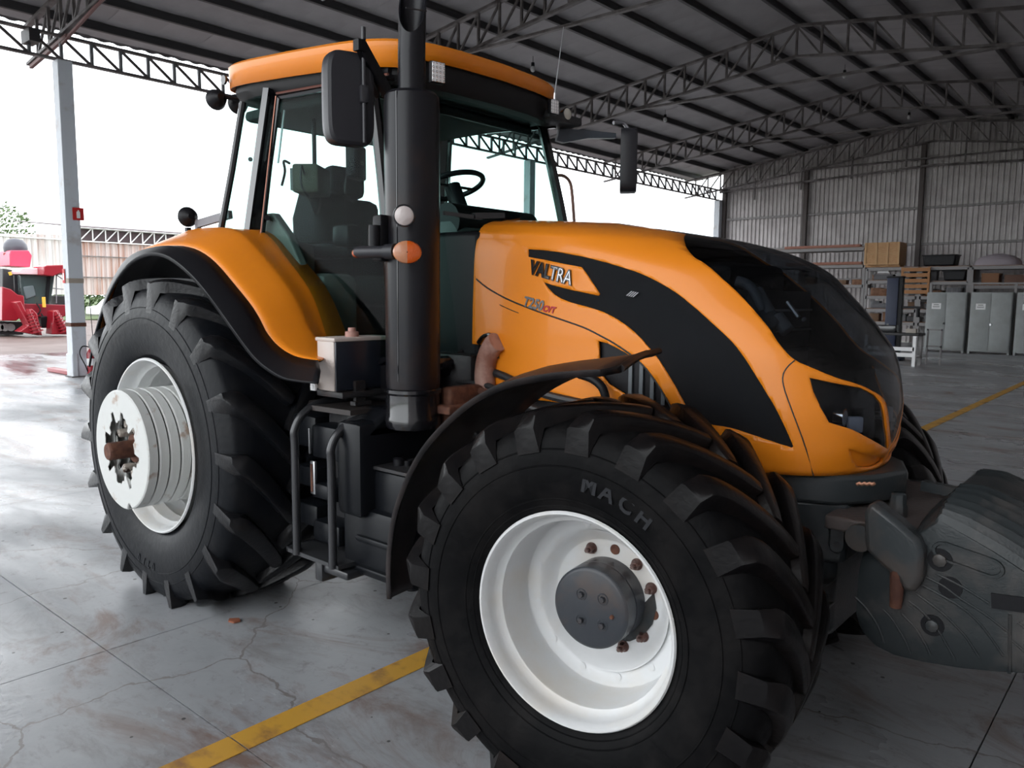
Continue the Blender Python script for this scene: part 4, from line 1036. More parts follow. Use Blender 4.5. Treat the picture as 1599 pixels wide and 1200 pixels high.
def guard(px_list, Y0):
    b = at(*px_list[0], 'Y', Y0); t = at(*px_list[1], 'Y', Y0)
    x = (b.x+t.x)/2
    pts = [Vector((x, Y0, b.z)), Vector((x, Y0, t.z-.10)), Vector((x, Y0, t.z)), Vector((x+.01, Y0+.05, t.z+.08)), Vector((x+.02, Y0+.16, t.z+.125)), Vector((x+.03, Y0+.40, t.z+.13))]
    return MB().tube(smoothcurve(pts, 5), .021, 12)
obj('guard_tube', guard([(462,865),(462,672)], -1.18), TB, stp); obj('guard_tube', guard([(520,888),(517,700)], -1.18), TB, stp)
for (z0, z1, yy, x0, x1) in ((.98,1.15,-1.10,1.20,1.42),(.78,.86,-1.12,1.22,1.42),(.55,.66,-1.10,1.20,1.42)):
    obj('step_box', MB().box(x0,x1,yy,-.6,z0,z1,.02), TKB, stp)
obj('step_back', MB().box(1.18,1.44,-.98,-.6,.50,1.22,.02), DARKM, stp)
obj('hinge', MB().box(1.225,1.265,-1.125,-1.11,.80,.97,.004), ALU, stp)
obj('hinge_pin', MB().box(1.238,1.25,-1.13,-1.125,.815,.955), RUST, stp)
for (z0, z1) in ((1.00,1.17),(.79,.90),(.58,.70)):
    obj('side_box', MB().box(.93,1.14,-1.03,-.6,z0,z1,.02), TKB, stp)
obj('bright_edge', MB().box(1.205,1.212,-1.115,-1.105,1.00,1.13), ALU, stp)
obj('bottom_bracket', MB().box(1.05,1.35,-1.16,-.9,.47,.50,.005).box(1.30,1.36,-1.16,-1.02,.38,.49,.01).box(1.36,1.55,-1.15,-1.0,.43,.47,.01), TB, stp)
part('top_deck', MB().prism([(1.05,-1.0),(1.18,-1.10),(1.50,-1.08),(1.52,-.6),(1.0,-.6)], 'Z', 1.22, 1.245), mat('deck_brown', (.035,.028,.026), .55))
# tank box with beige end
bc = at(522, 613, 'Y', -1.08)
bx = part('reservoir', MB().box(bc.x-.14, bc.x, -1.08, -.72, bc.z, bc.z+.255, .012), BEIGE, label='beige and black reservoir with a rusty cap')
obj('dark_panel', MB().box(bc.x, bc.x+.012, -1.075, -.725, bc.z+.005, bc.z+.245, .003), NAVY, bx)
obj('lid', MB().box(bc.x-.145, bc.x+.014, -1.085, -.72, bc.z+.245, bc.z+.265, .006), BEIGE, bx)
cc = Vector((bc.x-.05, -.93, bc.z+.26)); obj('cap', MB().lathe([(0,.034),(.03,.034),(.032,.02),(.05,.018),(.05,0)], 'Z', c=cc, n=20), mat('cap_pink', (.42,.23,.19), .6), bx)
obj('tap', MB().tube([(bc.x-.13,-1.09,bc.z+.02),(bc.x-.13,-1.12,bc.z+.02)], .012, 8).box(bc.x-.15,bc.x-.11,-1.115,-1.10,bc.z-.0,bc.z+.04,.004), PAPER, bx)
obj('strap', MB().box(bc.x+.02,bc.x+.04,-.98,-.92,bc.z-.06,bc.z+.05).box(bc.x+.02,bc.x+.06,-1.0,-.9,bc.z-.07,bc.z-.05), DARKM, bx)
obj('tray', MB().box(bc.x-.16,bc.x+.05,-1.07,-.7,bc.z-.03,bc.z-.0,.005), DARKM, bx)
part('stack_bracket', MB().box(1.80,1.93,-.84,-.60,1.24,1.28,.01).box(1.80,1.88,-.78,-.55,1.12,1.36,.02), RUST)
# rusty pipe beside the hood
rp = [at(x, y, 'Y', -.50) for x, y in ((762,625),(757,590),(760,562),(768,542),(776,534))]
part('rusty_pipe', MB().tube(smoothcurve(rp, 5), [.052]*21, 16), mat('pipe_pinkish', (.50,.30,.24), .6, bump=.3, bscale=60, col2=(.30,.13,.09), mscale=9), label='rusty pinkish pipe')
part('hood_notch', MB().tube(smoothcurve([at(x, y, 'Y', -.478) for x, y in ((747,536),(755,526),(766,524),(774,536),(776,560))], 4), .012, 8), BLACKG)
# wiring and hoses between stack and hood
for k, (y0, z0) in enumerate(((-.5,1.35),(-.55,1.3),(-.6,1.25),(-.45,1.42))):
    part('hose', MB().tube(smoothcurve([(1.6,y0,z0),(1.9,y0-.03,z0+.03*math.sin(k*2)),(2.2,y0-.05,z0-.08),(2.5,y0,z0-.12)], 6), .016+.004*(k % 2), 8), [DARKM, RUST, BLACKP, DARKM][k])
part('engine_side', MB().box(2.0,2.9,-.42,.42,1.0,1.34,.04).box(1.75,2.2,-.5,.5,.95,1.22,.03), DARKM)
part('hose_bundle', MB().tube(smoothcurve([at(x, y, 'Y', -.52) for x, y in ((905,585),(925,592),(940,605),(946,622))], 4), .02, 10), BLACKP)
# ------------------------------------------------------------------ front fenders
ff_px = [(605,936),(604,880),(611,815),(630,755),(658,702),(697,657),(740,622),(790,598),(850,585),(900,580),(937,578)]
fo_ = [at(x, y, 'Y', -1.24) for x, y in ff_px]
fo_ = smoothcurve(fo_, 3)
def ffend(sg):
    rows = []
    last = fo_[-1]
    ext = [Vector((last.x+.012, -1.20, last.z+.004)), Vector((last.x+.018, -1.14, last.z+.008))]
    P = fo_ + ext
    for i, p in enumerate(P):
        d = Vector((p.x-2.995, 0, p.z-FZ)).normalized(); row = []
        yi = -.74
        row.append(p - d*.022 + Vector((0, .004, 0)))
        for t in (0, .06, .2, .4, .6, .8, 1):
            y = p.y + (yi-p.y)*t; up = .035*math.sin(PI*min(t*1.15, 1)) 
            fl_ = max(0, (p.x-2.75)/.3)*t*.035
            row.append(Vector((p.x-.09*t*min(1, max(0, (p.x-2.6)/.4)), y, p.z+fl_)) + d*up*(1-min(1, max(0, (p.x-2.7)/.3))*.6))
        rows.append([Vector((q.x, q.y, q.z)) for q in row])
    m = MB().loft(rows)
    m.tube([Vector((q.x, q.y, q.z-.008)) for q in rows[-1][1:]], .011, 8)
    if sg > 0: m.v = [(x-.05, -y-.18, z) for x, y, z in m.v]
    return m
FEND = mat('front_fender_plastic', (.010,.0095,.011), .4, spec=.35, bump=.06, bscale=200, col2=(.028,.022,.022), mscale=4)
ffo = part('front_fender', ffend(-1), FEND, solid=.007, label='black front mudguard')
c = at(640,838,'Y',-.98)
fbk = obj('fender_bracket', MB().box(c.x-.06,c.x+.09,-.985,-.97,c.z-.035,c.z+.03,.004), RUST, ffo, rot=(0,0,0))
obj('bracket_bolt', MB().cyl((c.x-.03,-1.0,c.z),(c.x-.03,-.97,c.z),.016,12), mat('orange_bolt', (.30,.10,.05), .6), ffo)
obj('stay', MB().tube([(2.2,-.95,1.2),(2.6,-.8,.9)], .02, 8), DARKM, ffo)
part('front_fender', ffend(1), FEND, solid=.007, label='black front mudguard')
# ------------------------------------------------------------------ front support, linkage and weight block
cast = part('front_casting', MB().prism([(2.7,-.40),(3.30,-.40),(3.52,-.33),(3.63,-.20),(3.70,0),(3.63,.20),(3.52,.33),(3.30,.40),(2.7,.40)], 'Z', 1.00, 1.115), CAST, bevel=.015, label='grey cast front support')
obj('main_body', MB().prism([(2.75,-.37),(3.36,-.37),(3.56,-.28),(3.56,.28),(3.36,.37),(2.75,.37)], 'Z', .76, 1.01), CAST, cast, bevel=.02)
obj('lower_block', MB().prism([(3.30,-.34),(3.44,-.34),(3.52,-.26),(3.52,.26),(3.44,.34),(3.30,.34)], 'Z', .45, .77), CAST, cast, bevel=.02)
obj('rear_block', MB().box(3.0,3.32,-.33,.33,.5,.9,.03), CAST, cast)
# boss with two bolts on the angled front corner
n1 = Vector((.09,-.20,0)).normalized(); n1 = Vector((math.sin(math.radians(50)),-math.cos(math.radians(50)),0))
pc = atp(1307, 830, (3.44,-.345,.9), (.41,-.91,0)); 
tdir = Vector((.91,.41,0)); nd = Vector((.41,-.91,0))
def plate_on(c, hw, hh, d, m_, name):
    mb = MB(); rows = []
    for (o_, s_) in ((-.01,1),(d*.6,1),(d,.85)):
        row = []
        for k in range(28):
            a = 2*PI*k/28; x = hw*math.cos(a)*s_; z = (hh-hw)*(1 if math.sin(a) > 0 else -1) + hw*math.sin(a)*s_
            row.append(c+tdir*x+Vector((0,0,z))+nd*o_)
        rows.append(row)
    mb.loft(rows, closed=True).add(rows[-1], [tuple(range(28))]); return obj(name, mb, m_, cast)
plate_on(pc, .028, .085, .012, CAST, 'boss')
for dz in (-.05, .05): obj('bolt', MB().tube([pc+Vector((0,0,dz))+nd*.008, pc+Vector((0,0,dz))+nd*.018], .012, 12), DARKM, cast)
for z in (.47, .58, .68): obj('block_edge', MB().box(3.455,3.52,-.36,-.2,z,z+.012,.004), CAST, cast)
obj('wire_coil', MB().tube([at(1338+4*k, 757-(k % 2)*2, 'Y', -.33) for k in range(8)], .007, 6), mat('copper_wire', (.45,.22,.14), .4, metal=.6), cast)
# linkage arms
def armpx(pxs, Y0, Y1, name, m_, bev=.02, par=None):
    P = [at(x, y, 'Y', Y0) for x, y in pxs]
    return obj(name, MB().prism([(p.x, p.z) for p in P], 'Y', Y0, Y1), m_, par or T, bevel=bev)
lk = armpx([(1347,800),(1360,784),(1400,815),(1432,843),(1441,862),(1440,905),(1428,928),(1410,925),(1400,905),(1375,885),(1350,860)], -.50, -.40, 'front_linkage', CAST)
lk['label'] = 'grey front linkage arm with rusty pin'
D = [at(x, y, 'Y', -.42) for x, y in ((1360,784),(1402,818))]
obj('link_deck', MB().prism([(3.52,-.42),(3.80,-.44),(4.02,-.10),(4.02,.42),(3.52,.42)], 'Z', .93, .985), mat('deck_brown_grey', (.085,.07,.066), .5, bump=.3, bscale=60), lk, bevel=.01)
obj('cross_tube', MB().tube([(3.66,-.46,.93),(3.66,.46,.93)], .05, 16), CAST, lk)
c = at(1402, 790, 'Y', -.25); obj('stud', MB().lathe([(-.05,.035),(.0,.035),(.01,.03),(.045,.028),(.05,.02)], 'Z', c=c, n=8), CAST, lk)
c = at(1371, 822, 'Y', -.40); obj('deck_bolt', MB().lathe([(-.01,.02),(.012,.018),(.014,.0)], 'Z', c=c, n=8), ALU, lk)
c = at(1400, 925, 'Y', -.475); obj('rusty_pin', MB().tube([c+Vector((0,0,.08)), c+Vector((0,0,-.055))], [.026,.020], 16), RUST, lk)
c = at(1404, 852, 'Y', -.47); obj('rust_patch', MB().box(c.x-.05,c.x+.03,-.47,-.38,c.z+.0,c.z+.03,.008), RUST, lk)
obj('far_arm', MB().box(3.55,3.95,.40,.50,.78,.98,.03), CAST, lk)
obj('strut', MB().beam((3.72,.15,1.03), (4.05,.10,1.02), .04), CAST, lk)
WC = mat('weight_paint', (.022,.027,.029), .36, spec=.35, bump=.12, bscale=120, col2=(.085,.075,.070), mscale=4, mlow=.5, mhigh=.75)
wy = -.44
side_px = [(1412,868),(1380,884),(1345,897),(1335,912),(1333,940),(1334,962),(1345,992),(1365,1014),(1395,1029),(1440,1040),(1500,1050),(1560,1056),(1620,1059)]
low = [at(x, y, 'Y', wy) for x, y in side_px]
top_px = [(1412,866),(1440,835),(1468,818),(1500,838),(1550,868),(1599,901),(1650,938)]
shl = [at(x, y, 'Y', wy) for x, y in top_px]      # shoulder line where the flat side meets the ribbed top
Xs_ = np.linspace(3.66, 4.42, 46)
lowb = sorted([(p.x, p.z) for p in low[4:]]); upb = sorted([(p.x, p.z) for p in low[:5]] + [(p.x, p.z) for p in shl[1:]])
topc_px = [(1440,815),(1465,785),(1500,757),(1540,760),(1599,786),(1650,815)]
tp = sorted([(p.x, p.z) for p in [at(x, y, 'Y', -.12) for x, y in topc_px]])
wrows = []
for x in Xs_:
    zb_ = float(np.interp(x, [a for a, _ in lowb], [b for _, b in lowb])); zs = float(np.interp(x, [a for a, _ in upb], [b for _, b in upb])); zt = max(float(np.interp(x, [a for a, _ in tp], [b for _, b in tp])), zs+.01)
    zs = max(zs, zb_+.03); e_ = min(1, (x-3.655)/.05)
    row = [Vector((x, y, zb_+.0)) for y in (0, wy*.9)] + [Vector((x, wy*.985, zb_+.012))] + [Vector((x, wy, zb_+.03+(zs-zb_-.03)*t)) for t in (0,.25,.5,.75,1)]
    K = 17
    for k in range(1, K+1):
        a = k/K*PI/2; y = wy + (.36)*(1-math.cos(a)); z = zs + (zt-zs)*math.sin(a)
        if x > 3.90 and 1 < k < K-1: z += .011*(1 if k % 2 else -1)
        row.append(Vector((x, y, z)))
    row.append(Vector((x, 0, zt)))
    wrows.append(row)
wm = MB().loft(wrows); wm.add(wrows[0], [tuple(range(len(wrows[0])))]); wm.add(wrows[-1], [tuple(range(len(wrows[-1])))[::-1]])
wm.mirror_y()
wt = part('front_weight', wm, WC, smooth=32, label='ribbed dark grey ballast block on the front linkage')
gl = [[(545,130),(600,185),(650,250),(700,340),(745,490)],[(720,210),(770,260),(820,340),(870,430),(905,540)],[(840,240),(900,300),(950,370),(1000,460),(1045,575)],
      [(880,155),(940,200),(1000,260),(1060,335),(1110,420),(1210,590)],[(925,110),(1010,170),(1100,240),(1180,320),(1250,400),(1380,610)],[(960,55),(1080,120),(1200,190),(1280,255),(1350,330),(1470,500)],
      [(985,5),(1100,65),(1200,140),(1350,235),(1500,350)],[(1060,-10),(1200,60),(1380,170)],[(545,260),(570,330),(600,400)],[(1560,290),(1600,320),(1700,400)],[(1520,400),(1600,470),(1700,560)],[(1500,550),(1560,620)]]
for l in gl:
    pts = smoothcurve([at(1199+x/4, 900+y/4, 'Y', wy-.001) for x, y in l], 4)
    pts = [p for p in pts if p.z > float(np.interp(p.x, [a for a, _ in lowb], [b for _, b in lowb]))+.028]
    obj('rib_line', MB().tube(pts, .0042, 6), WC, wt)
obj('vertical_step', MB().tube([at(1577,960,'Y',wy-.001), at(1576,1052,'Y',wy-.001)], .006, 6), WC, wt)
def sunk(x, y, r, m_, nm, d=.008):
    c = at(x, y, 'Y', wy); obj(nm, MB().tube([c+Vector((0,.01,0)), c+Vector((0,-d*.4,0)), c+Vector((0,-d*.4,0))], [r*1.15, r*1.1, r], 24), BLACKP, wt, smooth=30)
    if m_: obj('bolt_head', MB().tube([c+Vector((0,0,0)), c+Vector((0,-d*1.6,0)), c+Vector((0,-d*2,0))], [r*.7, r*.62, r*.3], 8), m_, wt, smooth=20)
sunk(1468,875,.036,CAST,'bolt_recess'); sunk(1484,918,.034,None,'open_hole'); sunk(1456,977,.034,CAST,'bolt_recess')
# long oval recess
mb = MB(); rows = []
ca = at(1478,862,'Y',wy); cb_ = at(1545,886,'Y',wy); dd = (cb_-ca).normalized(); uu = Vector((0,-1,0)).cross(dd).normalized()
for (o_, r_) in ((0,.046),(-.008,.044),(-.008,.034),(.003,.030)):
    row = []
    for k in range(32):
        a = 2*PI*k/32+PI/2; c = ca if math.cos(a) < 0 else cb_
        row.append(c + dd*math.cos(a)*r_ + uu*math.sin(a)*r_*.75 + Vector((0,o_,0)))
    rows.append(row)
mb.loft(rows, closed=True); obj('oval_rim', mb, WC, wt)
mb = MB(); mb.add(rows[-1], [tuple(range(32))]); obj('oval_recess', mb, mat('recess_dark', (.014,.014,.014), .6), wt)
obj('slot', MB().beam(at(1548,938,'Y',wy-.002), at(1620,948,'Y',wy-.002), .01, .05), BLACKP, wt)
# ================================================================== BACKGROUND
# second shed outside, far behind the harvester
sh = empty('far_shed', (-60, 18, 0)); tag(sh, 'open corrugated shed with white lattice eave, far behind the harvester', 'shed')
FS = mat('far_sheet', (.50,.42,.40), .6, col2=(.36,.20,.15), mscale=1.0, mlow=.44, mhigh=.60, stretch=(1, 5, .12))
FSW = mat('far_sheet_white', (.58,.55,.54), .6, col2=(.40,.30,.27), mscale=1.0, mlow=.5, mhigh=.65, stretch=(1.6, 1.6, .12))
FR = mat('far_red_oxide', (.075,.05,.055), .7)
def corr(mb, a, b, z0, z1, p=.5, d=.08):
    a = Vector(a); b = Vector(b); L = (b-a).length; t = (b-a).normalized(); n = Vector((-t.y, t.x, 0)); k = int(L/p); A = []; B_ = []
    for i in range(k):
        for u, v in ((0,0),(.5,0),(.55,1),(.95,1)):
            q = a + t*(i+u)*p + n*(v*d); A.append(q+Vector((0,0,z0))); B_.append(q+Vector((0,0,z1)))
    return mb.loft([A, B_])
obj('back_wall', corr(MB(), (-.3,3.0,0), (-.3,36,0), 1.65, 5.9), FS, sh, smooth=0, solid=.02)
obj('side_wall', corr(MB(), (-5,-1.8,0), (-.3,3.0,0), 1.65, 6.2), FSW, sh, smooth=0, solid=.02)
obj('fascia', MB().box(-.35,-.25,3.0,36,5.7,6.75), FR, sh, smooth=0)
obj('roof', MB().add([(0.4,2.6,6.75),(0.4,36,6.75),(-13,36,7.9),(-13,2.6,7.9)], [(0,1,2,3)]), FR, sh, smooth=0, solid=.06)
obj('verge', MB().beam((-5,-1.8,6.5),(0,3.0,6.75),.12,.12).beam((-5,-1.8,6.1),(0,3.0,5.75),.08,.08), WHITEP, sh, smooth=0)
obj('eave_beam', MB().beam((0,3,6.68),(0,36,6.68),.06,.06).beam((0,3,5.72),(0,36,5.72),.08,.08), WHITEP, sh, smooth=0)
for k in range(34):
    y = 3.0+.95*k; obj('eave_web', MB().beam((0,y,5.75),(0,y,6.65),.07).beam((0,y,5.75),(0,y+.85,6.65),.07), WHITEP, sh, smooth=0)
for z in (3.0, 4.6): obj('shed_girt', MB().beam((-.15,3,z),(-.15,36,z),.07), STEEL, sh, smooth=0)
for k in range(5): obj('shed_post', MB().box(-.6,-.4,3+8*k,3.25+8*k,0,6), STEEL, sh, smooth=0)
# trees
LEAF = mat('leaves', (.07,.12,.045), .8, col2=(.14,.19,.08), mscale=3)
BARK = mat('bark', (.10,.08,.06), .9)
def tree(x, y, h, r, label, seed, squash=1.0, zc=.68):
    rnd = random.Random(seed); t = empty('tree', (x, y, 0)); tag(t, label, 'tree', 'trees outside the shed')
    obj('trunk', MB().tube([(0,0,0),(.1,.1,h*.4),(0,.2,h*.7)], [.3,.22,.1], 8), BARK, t)
    m = MB()
    for i in range(1500):
        u = Vector((rnd.gauss(0,1), rnd.gauss(0,1), rnd.gauss(0,1))).normalized()*r*(rnd.random()**.35)
        c = Vector((u.x, u.y, u.z*squash + h*zc)); s_ = .13+.16*rnd.random(); a = Vector((rnd.gauss(0,1), rnd.gauss(0,1), rnd.gauss(0,1))).normalized(); b = a.orthogonal().normalized(); c2 = a.cross(b)
        m.add([c+b*s_, c+c2*s_*.5, c-b*s_, c-c2*s_*.5], [(0,1,2,3)])
    o = obj('crown', m, LEAF, t, smooth=0); o['kind'] = 'stuff'
tree(-90, 24.2, 11.4, 3.6, 'rounded green tree at the left edge beyond the harvester', 3)
tree(-70, 12.6, 7.4, 2.6, 'lower green tree at the left edge behind the harvester body', 4)
hedge = MB(); rnd = random.Random(5)
for i in range(3500):
    c = Vector((-84+rnd.random()*2, 10+rnd.random()*75, rnd.random()*1.9)); s_ = .3; a = Vector((rnd.gauss(0,1), rnd.gauss(0,1), rnd.gauss(0,1))).normalized(); b = a.orthogonal().normalized(); c2 = a.cross(b)
    hedge.add([c+b*s_, c+c2*s_*.6, c-b*s_, c-c2*s_*.6], [(0,1,2,3)])
hg = obj('hedge', hedge, LEAF, smooth=0); tag(hg, 'long dark green hedge under the far shed wall', 'hedge', kind='stuff')
# white car
cc = at(163, 488, 'X', -52); car = empty('white_car', (-52, cc.y, 0)); tag(car, 'small white car parked on the grass beside the column', 'car')
obj('body', MB().prism([(-.9,.35),(-.9,.85),(-.2,.95),(.25,1.4),(1.6,1.42),(2.2,.98),(3.2,.9),(3.25,.35)], 'X', -.8, .8), WHITEP, car, bevel=.06)
obj('windows', MB().prism([(-.05,.98),(.33,1.34),(1.5,1.36),(1.95,1.0)], 'X', .79, .82), BLACKG, car)
for y in (-.3, 2.4): obj('wheel', MB().lathe([(.70,0),(.70,.30),(.86,.30),(.86,0)], 'X', c=(0,y,.3), n=20), BLACKP, car)
# ------------------------------------------------------------------ red sugar cane harvester
HX = -32.0
hv_ = empty('cane_harvester', (HX, 9.0, 0)); tag(hv_, 'bright red cane harvester parked on the muddy yard', 'harvester')
def hp(x, y, dx=0): p = at(x, y, 'X', HX+dx); return Vector((p.x-HX, p.y-9.0, p.z))
def hprism(name, pxs, x0, x1, m, bev=.03):
    P = [hp(x, y, (x0+x1)/2) for x, y in pxs]; return obj(name, MB().prism([(p.y, p.z) for p in P], 'X', x0, x1), m, hv_, bevel=bev)
def hbox(name, x0p, y0p, x1p, y1p, x0, x1, m, bev=.03): return hprism(name, [(x0p,y0p),(x1p,y0p),(x1p,y1p),(x0p,y1p)], x0, x1, m, bev)
hprism('cab_shell', [(22,430),(77,430),(71,470),(66,478),(26,476)], -1.6, -.3, mat('harv_glass', (.05,.07,.07), .08, coat=.5))
hprism('cab_roof', [(18,424),(24,419),(58,420),(64,430),(20,429)], -1.8, -.1, mat('pinkish_white', (.75,.55,.58), .4))
for px in (24, 76): obj('cab_post', MB().beam(hp(px, 430, -.28), hp(px-(4 if px > 50 else -2), 474, -.28), .12), BLACKP, hv_)
hprism('grab_frame', [(36,448),(52,446),(56,462),(40,468)], -.34, -.26, mat('harv_seat', (.12,.15,.16), .4))
hprism('topper', [(60,417),(65,415),(96,414),(97,430),(86,427),(74,432),(60,430)], -.6, .6, REDP)
hprism('extractor_body', [(6,398),(8,392),(36,392),(41,400),(38,418),(7,416)], -2.8, -1.4, mat('pink_red', (.62,.06,.12), .4))
obj('extractor_hood', MB().lathe([(-.25,.42),(-.05,.46),(.12,.43),(.30,.30),(.38,0)], 'Z', c=hp(24,386,-2.1), n=28), mat('hood_dark', (.06,.06,.075), .4), hv_)
obj('extractor_ring', MB().lathe([(-.35,.45),(-.22,.47)], 'Z', c=hp(24,388,-2.1), n=28), REDP, hv_)
hprism('engine_deck', [(-6,420),(22,424),(24,462),(-6,458)], -2.6, -1.0, DARKM)
hprism('side_body', [(-12,448),(2,452),(12,460),(22,462),(24,490),(10,500),(-12,500)], -2.4, .0, REDP)
hprism('front_frame', [(24,474),(98,476),(100,490),(78,500),(30,494)], -1.4, -.1, mat('dark_red', (.22,.01,.02), .4))
hprism('crop_divider', [(20,472),(28,470),(52,520),(58,524),(26,518),(40,508)], .2, .9, REDP)
hprism('crop_divider', [(38,488),(46,482),(54,490),(62,524),(50,520)], .4, 1.0, REDP)
hprism('crop_divider', [(78,486),(86,484),(104,522),(76,522),(78,500)], .2, .9, REDP)
def spiral(a, b):
    A = hp(*a, 1.0); B_ = hp(*b, 1.0); m = MB(); m.tube([A, B_], [.06,.16], 12); d = (B_-A)
    for k in range(7): c = A+d*(.15+.13*k); m.tube([c, c+d.normalized()*.03], .13+.02*k, 12)
    obj('divider_scroll', m, REDP, hv_)
spiral((44,484),(58,520)); spiral((86,486),(102,518))
hprism('base_cutter', [(58,494),(78,494),(78,512),(60,512)], -.6, .2, BLACKP)
hprism('track', [(-12,502),(24,502),(30,510),(26,522),(-12,522)], -2.2, -.6, DARKM)
for k in range(4): obj('track_roller', MB().lathe([(-.5,0),(-.5,.16),(-.45,.16),(-.45,0)], 'X', c=hp(-4+9*k,512,-.0), n=12), RACK, hv_)
obj('yellow_ram', MB().tube([hp(68,464,.1), hp(69,480,.1)], .07, 10), mat('yellow_ram', (.75,.45,.05), .4), hv_)
obj('yellow_ram', MB().tube([hp(15,425,-.1), hp(17,430,-.1)], .06, 10), mat('yellow_ram2', (.75,.45,.05), .4), hv_)
obj('handrails', MB().tube(smoothcurve([hp(78,462,-.4), hp(78,432,-.4), hp(84,428,-.4), hp(98,436,-.4)], 4), .025, 6).tube([hp(76,450,-.4), hp(99,452,-.4)], .025, 6).tube([hp(88,430,-.4), hp(88,474,-.4)], .025, 6), mat('rail_grey', (.25,.25,.27), .4), hv_)
hprism('right_tank', [(79,462),(99,462),(100,476),(80,478)], -1.6, -.5, DARKM)
hbox('number_plate', 24, 474, 28, 478, -.25, -.2, WHITEP, 0)
for (x, y) in ((57,474),(64,490),(70,494)): obj('hydraulic_hose', MB().tube(smoothcurve([hp(x,y,.0), hp(x+6,y+10,.1), hp(x+2,y+18,.1)], 4), .03, 6), BLACKP, hv_)
# ------------------------------------------------------------------ cabinets and racks at the back wall
def cabinet(x0, x1, label, handle, paper=True):
    t = empty('steel_cabinet', ((x0+x1)/2, 27.45, 0)); tag(t, label, 'cabinet', 'grey steel cabinets by the racks'); w2 = (x1-x0)/2
    obj('carcass', MB().box(-w2,w2,-.23,.25,.08,2.08,.01), GREYPAINT, t)
    for s_ in (-1, 1):
        d = obj('door', MB().box(min(0,s_*(w2-.02))+.004, max(0,s_*(w2-.02))-.004, -.255,-.23,.14,2.04,.006), GREYPAINT, t)
        if s_ == handle or handle == 0 and s_ == 1: obj('handle', MB().box(.0 if s_ > 0 else -.05,.05 if s_ > 0 else 0,-.28,-.255,.98,1.04,.01).cyl((.03*s_,-.29,1.0),(.03*s_,-.255,1.0),.03,12), ALU if handle > 0 else DARKM, d)
        if s_ == -1 and paper:
            pp = obj('paper_note', MB().box(-w2*.72,-w2*.25,-.26,-.256,1.50,1.70), PAPER, d, smooth=0)
            obj('printed_line', MB().box(-w2*.62,-w2*.36,-.263,-.26,1.64,1.66).box(-w2*.66,-w2*.32,-.263,-.26,1.59,1.60).box(-w2*.66,-w2*.32,-.263,-.26,1.56,1.57), BLACKP, d, smooth=0)
    for x in (-w2+.03, w2-.03): obj('foot', MB().box(x-.03,x+.03,-.22,.22,0,.10), GREYPAINT, t, smooth=0)
    return t
cabinet(-2.70, -1.46, 'pale grey steel cabinet, leftmost, with a paper note on its left door', -1)
cabinet(-1.34, -.12, 'pale grey steel cabinet with a bright round handle', 1)
cabinet(.0, 1.24, 'pale grey steel cabinet cut by the right edge of the photo', 0, True)
obj_ = empty('wire_fence', (-.7, 27.9, 0)); tag(obj_, 'grey pipe fence rising just above the cabinets', 'fence')
for x in (-2.05, -.75, .55, 1.85): obj('post', MB().box(x-.04,x+.04,-.04,.04,0,2.42), RACK, obj_, smooth=0)
obj('rail', MB().box(-2.05,1.85,-.03,.03,2.36,2.42), RACK, obj_, smooth=0)
for k in range(25): obj('wire', MB().box(-2.0+.155*k,-1.993+.155*k,-.004,.004,1.5,2.38), RACK, obj_, smooth=0)
def rack(x0, x1, y, h, levels, label):
    t = empty('storage_rack', ((x0+x1)/2, y, 0)); tag(t, label, 'rack', 'steel storage racks'); w2 = (x1-x0)/2
    for x in (-w2, w2):
        for yy in (-.5, .5): obj('upright', MB().box(x-.05,x+.05,yy-.04,yy+.04,0,h), RACK, t, smooth=0)
    for z in levels:
        obj('beam', MB().box(-w2,w2,-.54,-.46,z-.07,z+.05), RACK, t, smooth=0); obj('beam', MB().box(-w2,w2,.46,.54,z-.07,z+.05), RACK, t, smooth=0)
        obj('deck', MB().box(-w2,w2,-.5,.5,z+.05,z+.07), WOODD, t, smooth=0)
    return t
RYK = 30.0
rack(-5.45, -3.6, RYK, 3.0, (.9,1.4,1.9,2.5,3.0), 'grey storage rack under the plywood crate')
rack(-3.5, -1.9, RYK, 3.0, (.9,1.4,1.9,2.45,3.0), 'grey storage rack under the black plastic tub')
rack(-1.8, .1, RYK, 3.0, (1.0,2.3,3.0), 'grey storage rack behind the fence, under the tarpaulin'); rack(.2, 2.4, RYK, 3.0, (1.0,2.3,3.0), 'grey storage rack at the right edge of the photo')
rack(-10.2, -5.75, 30.6, 3.86, (2.35,3.15,3.85), 'long rack with reddish beams left of the crate')
def crate(x, y, z, w_, d_, h_, label, nx=3, nz=2, m=WOOD):
    t = empty('wooden_crate', (x, y, z)); tag(t, label, 'crate')
    obj('panel', MB().box(-w_/2,w_/2,-d_/2,d_/2,.0,h_), m, t, smooth=0)
    for i in range(nx+1): xx = -w_/2+.03+(w_-.06)*i/nx; obj('batten', MB().box(xx-.035,xx+.035,-d_/2-.025,-d_/2,0,h_), WOODD if m is not WOOD else mat('batten', (.50,.30,.14), .6), t, smooth=0)
    for i in range(nz+1): zz = .03+(h_-.06)*i/nz; obj('batten', MB().box(-w_/2,w_/2,-d_/2-.022,-d_/2,zz-.03,zz+.03), mat('batten2', (.46,.27,.12), .6), t, smooth=0)
    for i in range(2): yy = -d_/2+.2+(d_-.4)*i; obj('skid', MB().box(-w_/2,w_/2,yy-.05,yy+.05,-.08,0), m, t, smooth=0)
    return t
crate(-4.95, RYK, 3.16, 1.28, .95, .86, 'plywood crate with battens on top of the rack')
crate(.75, RYK, 3.16, 1.6, .9, .62, 'dark red-brown crate on top of the rack at the right edge', 2, 1, WOODD)
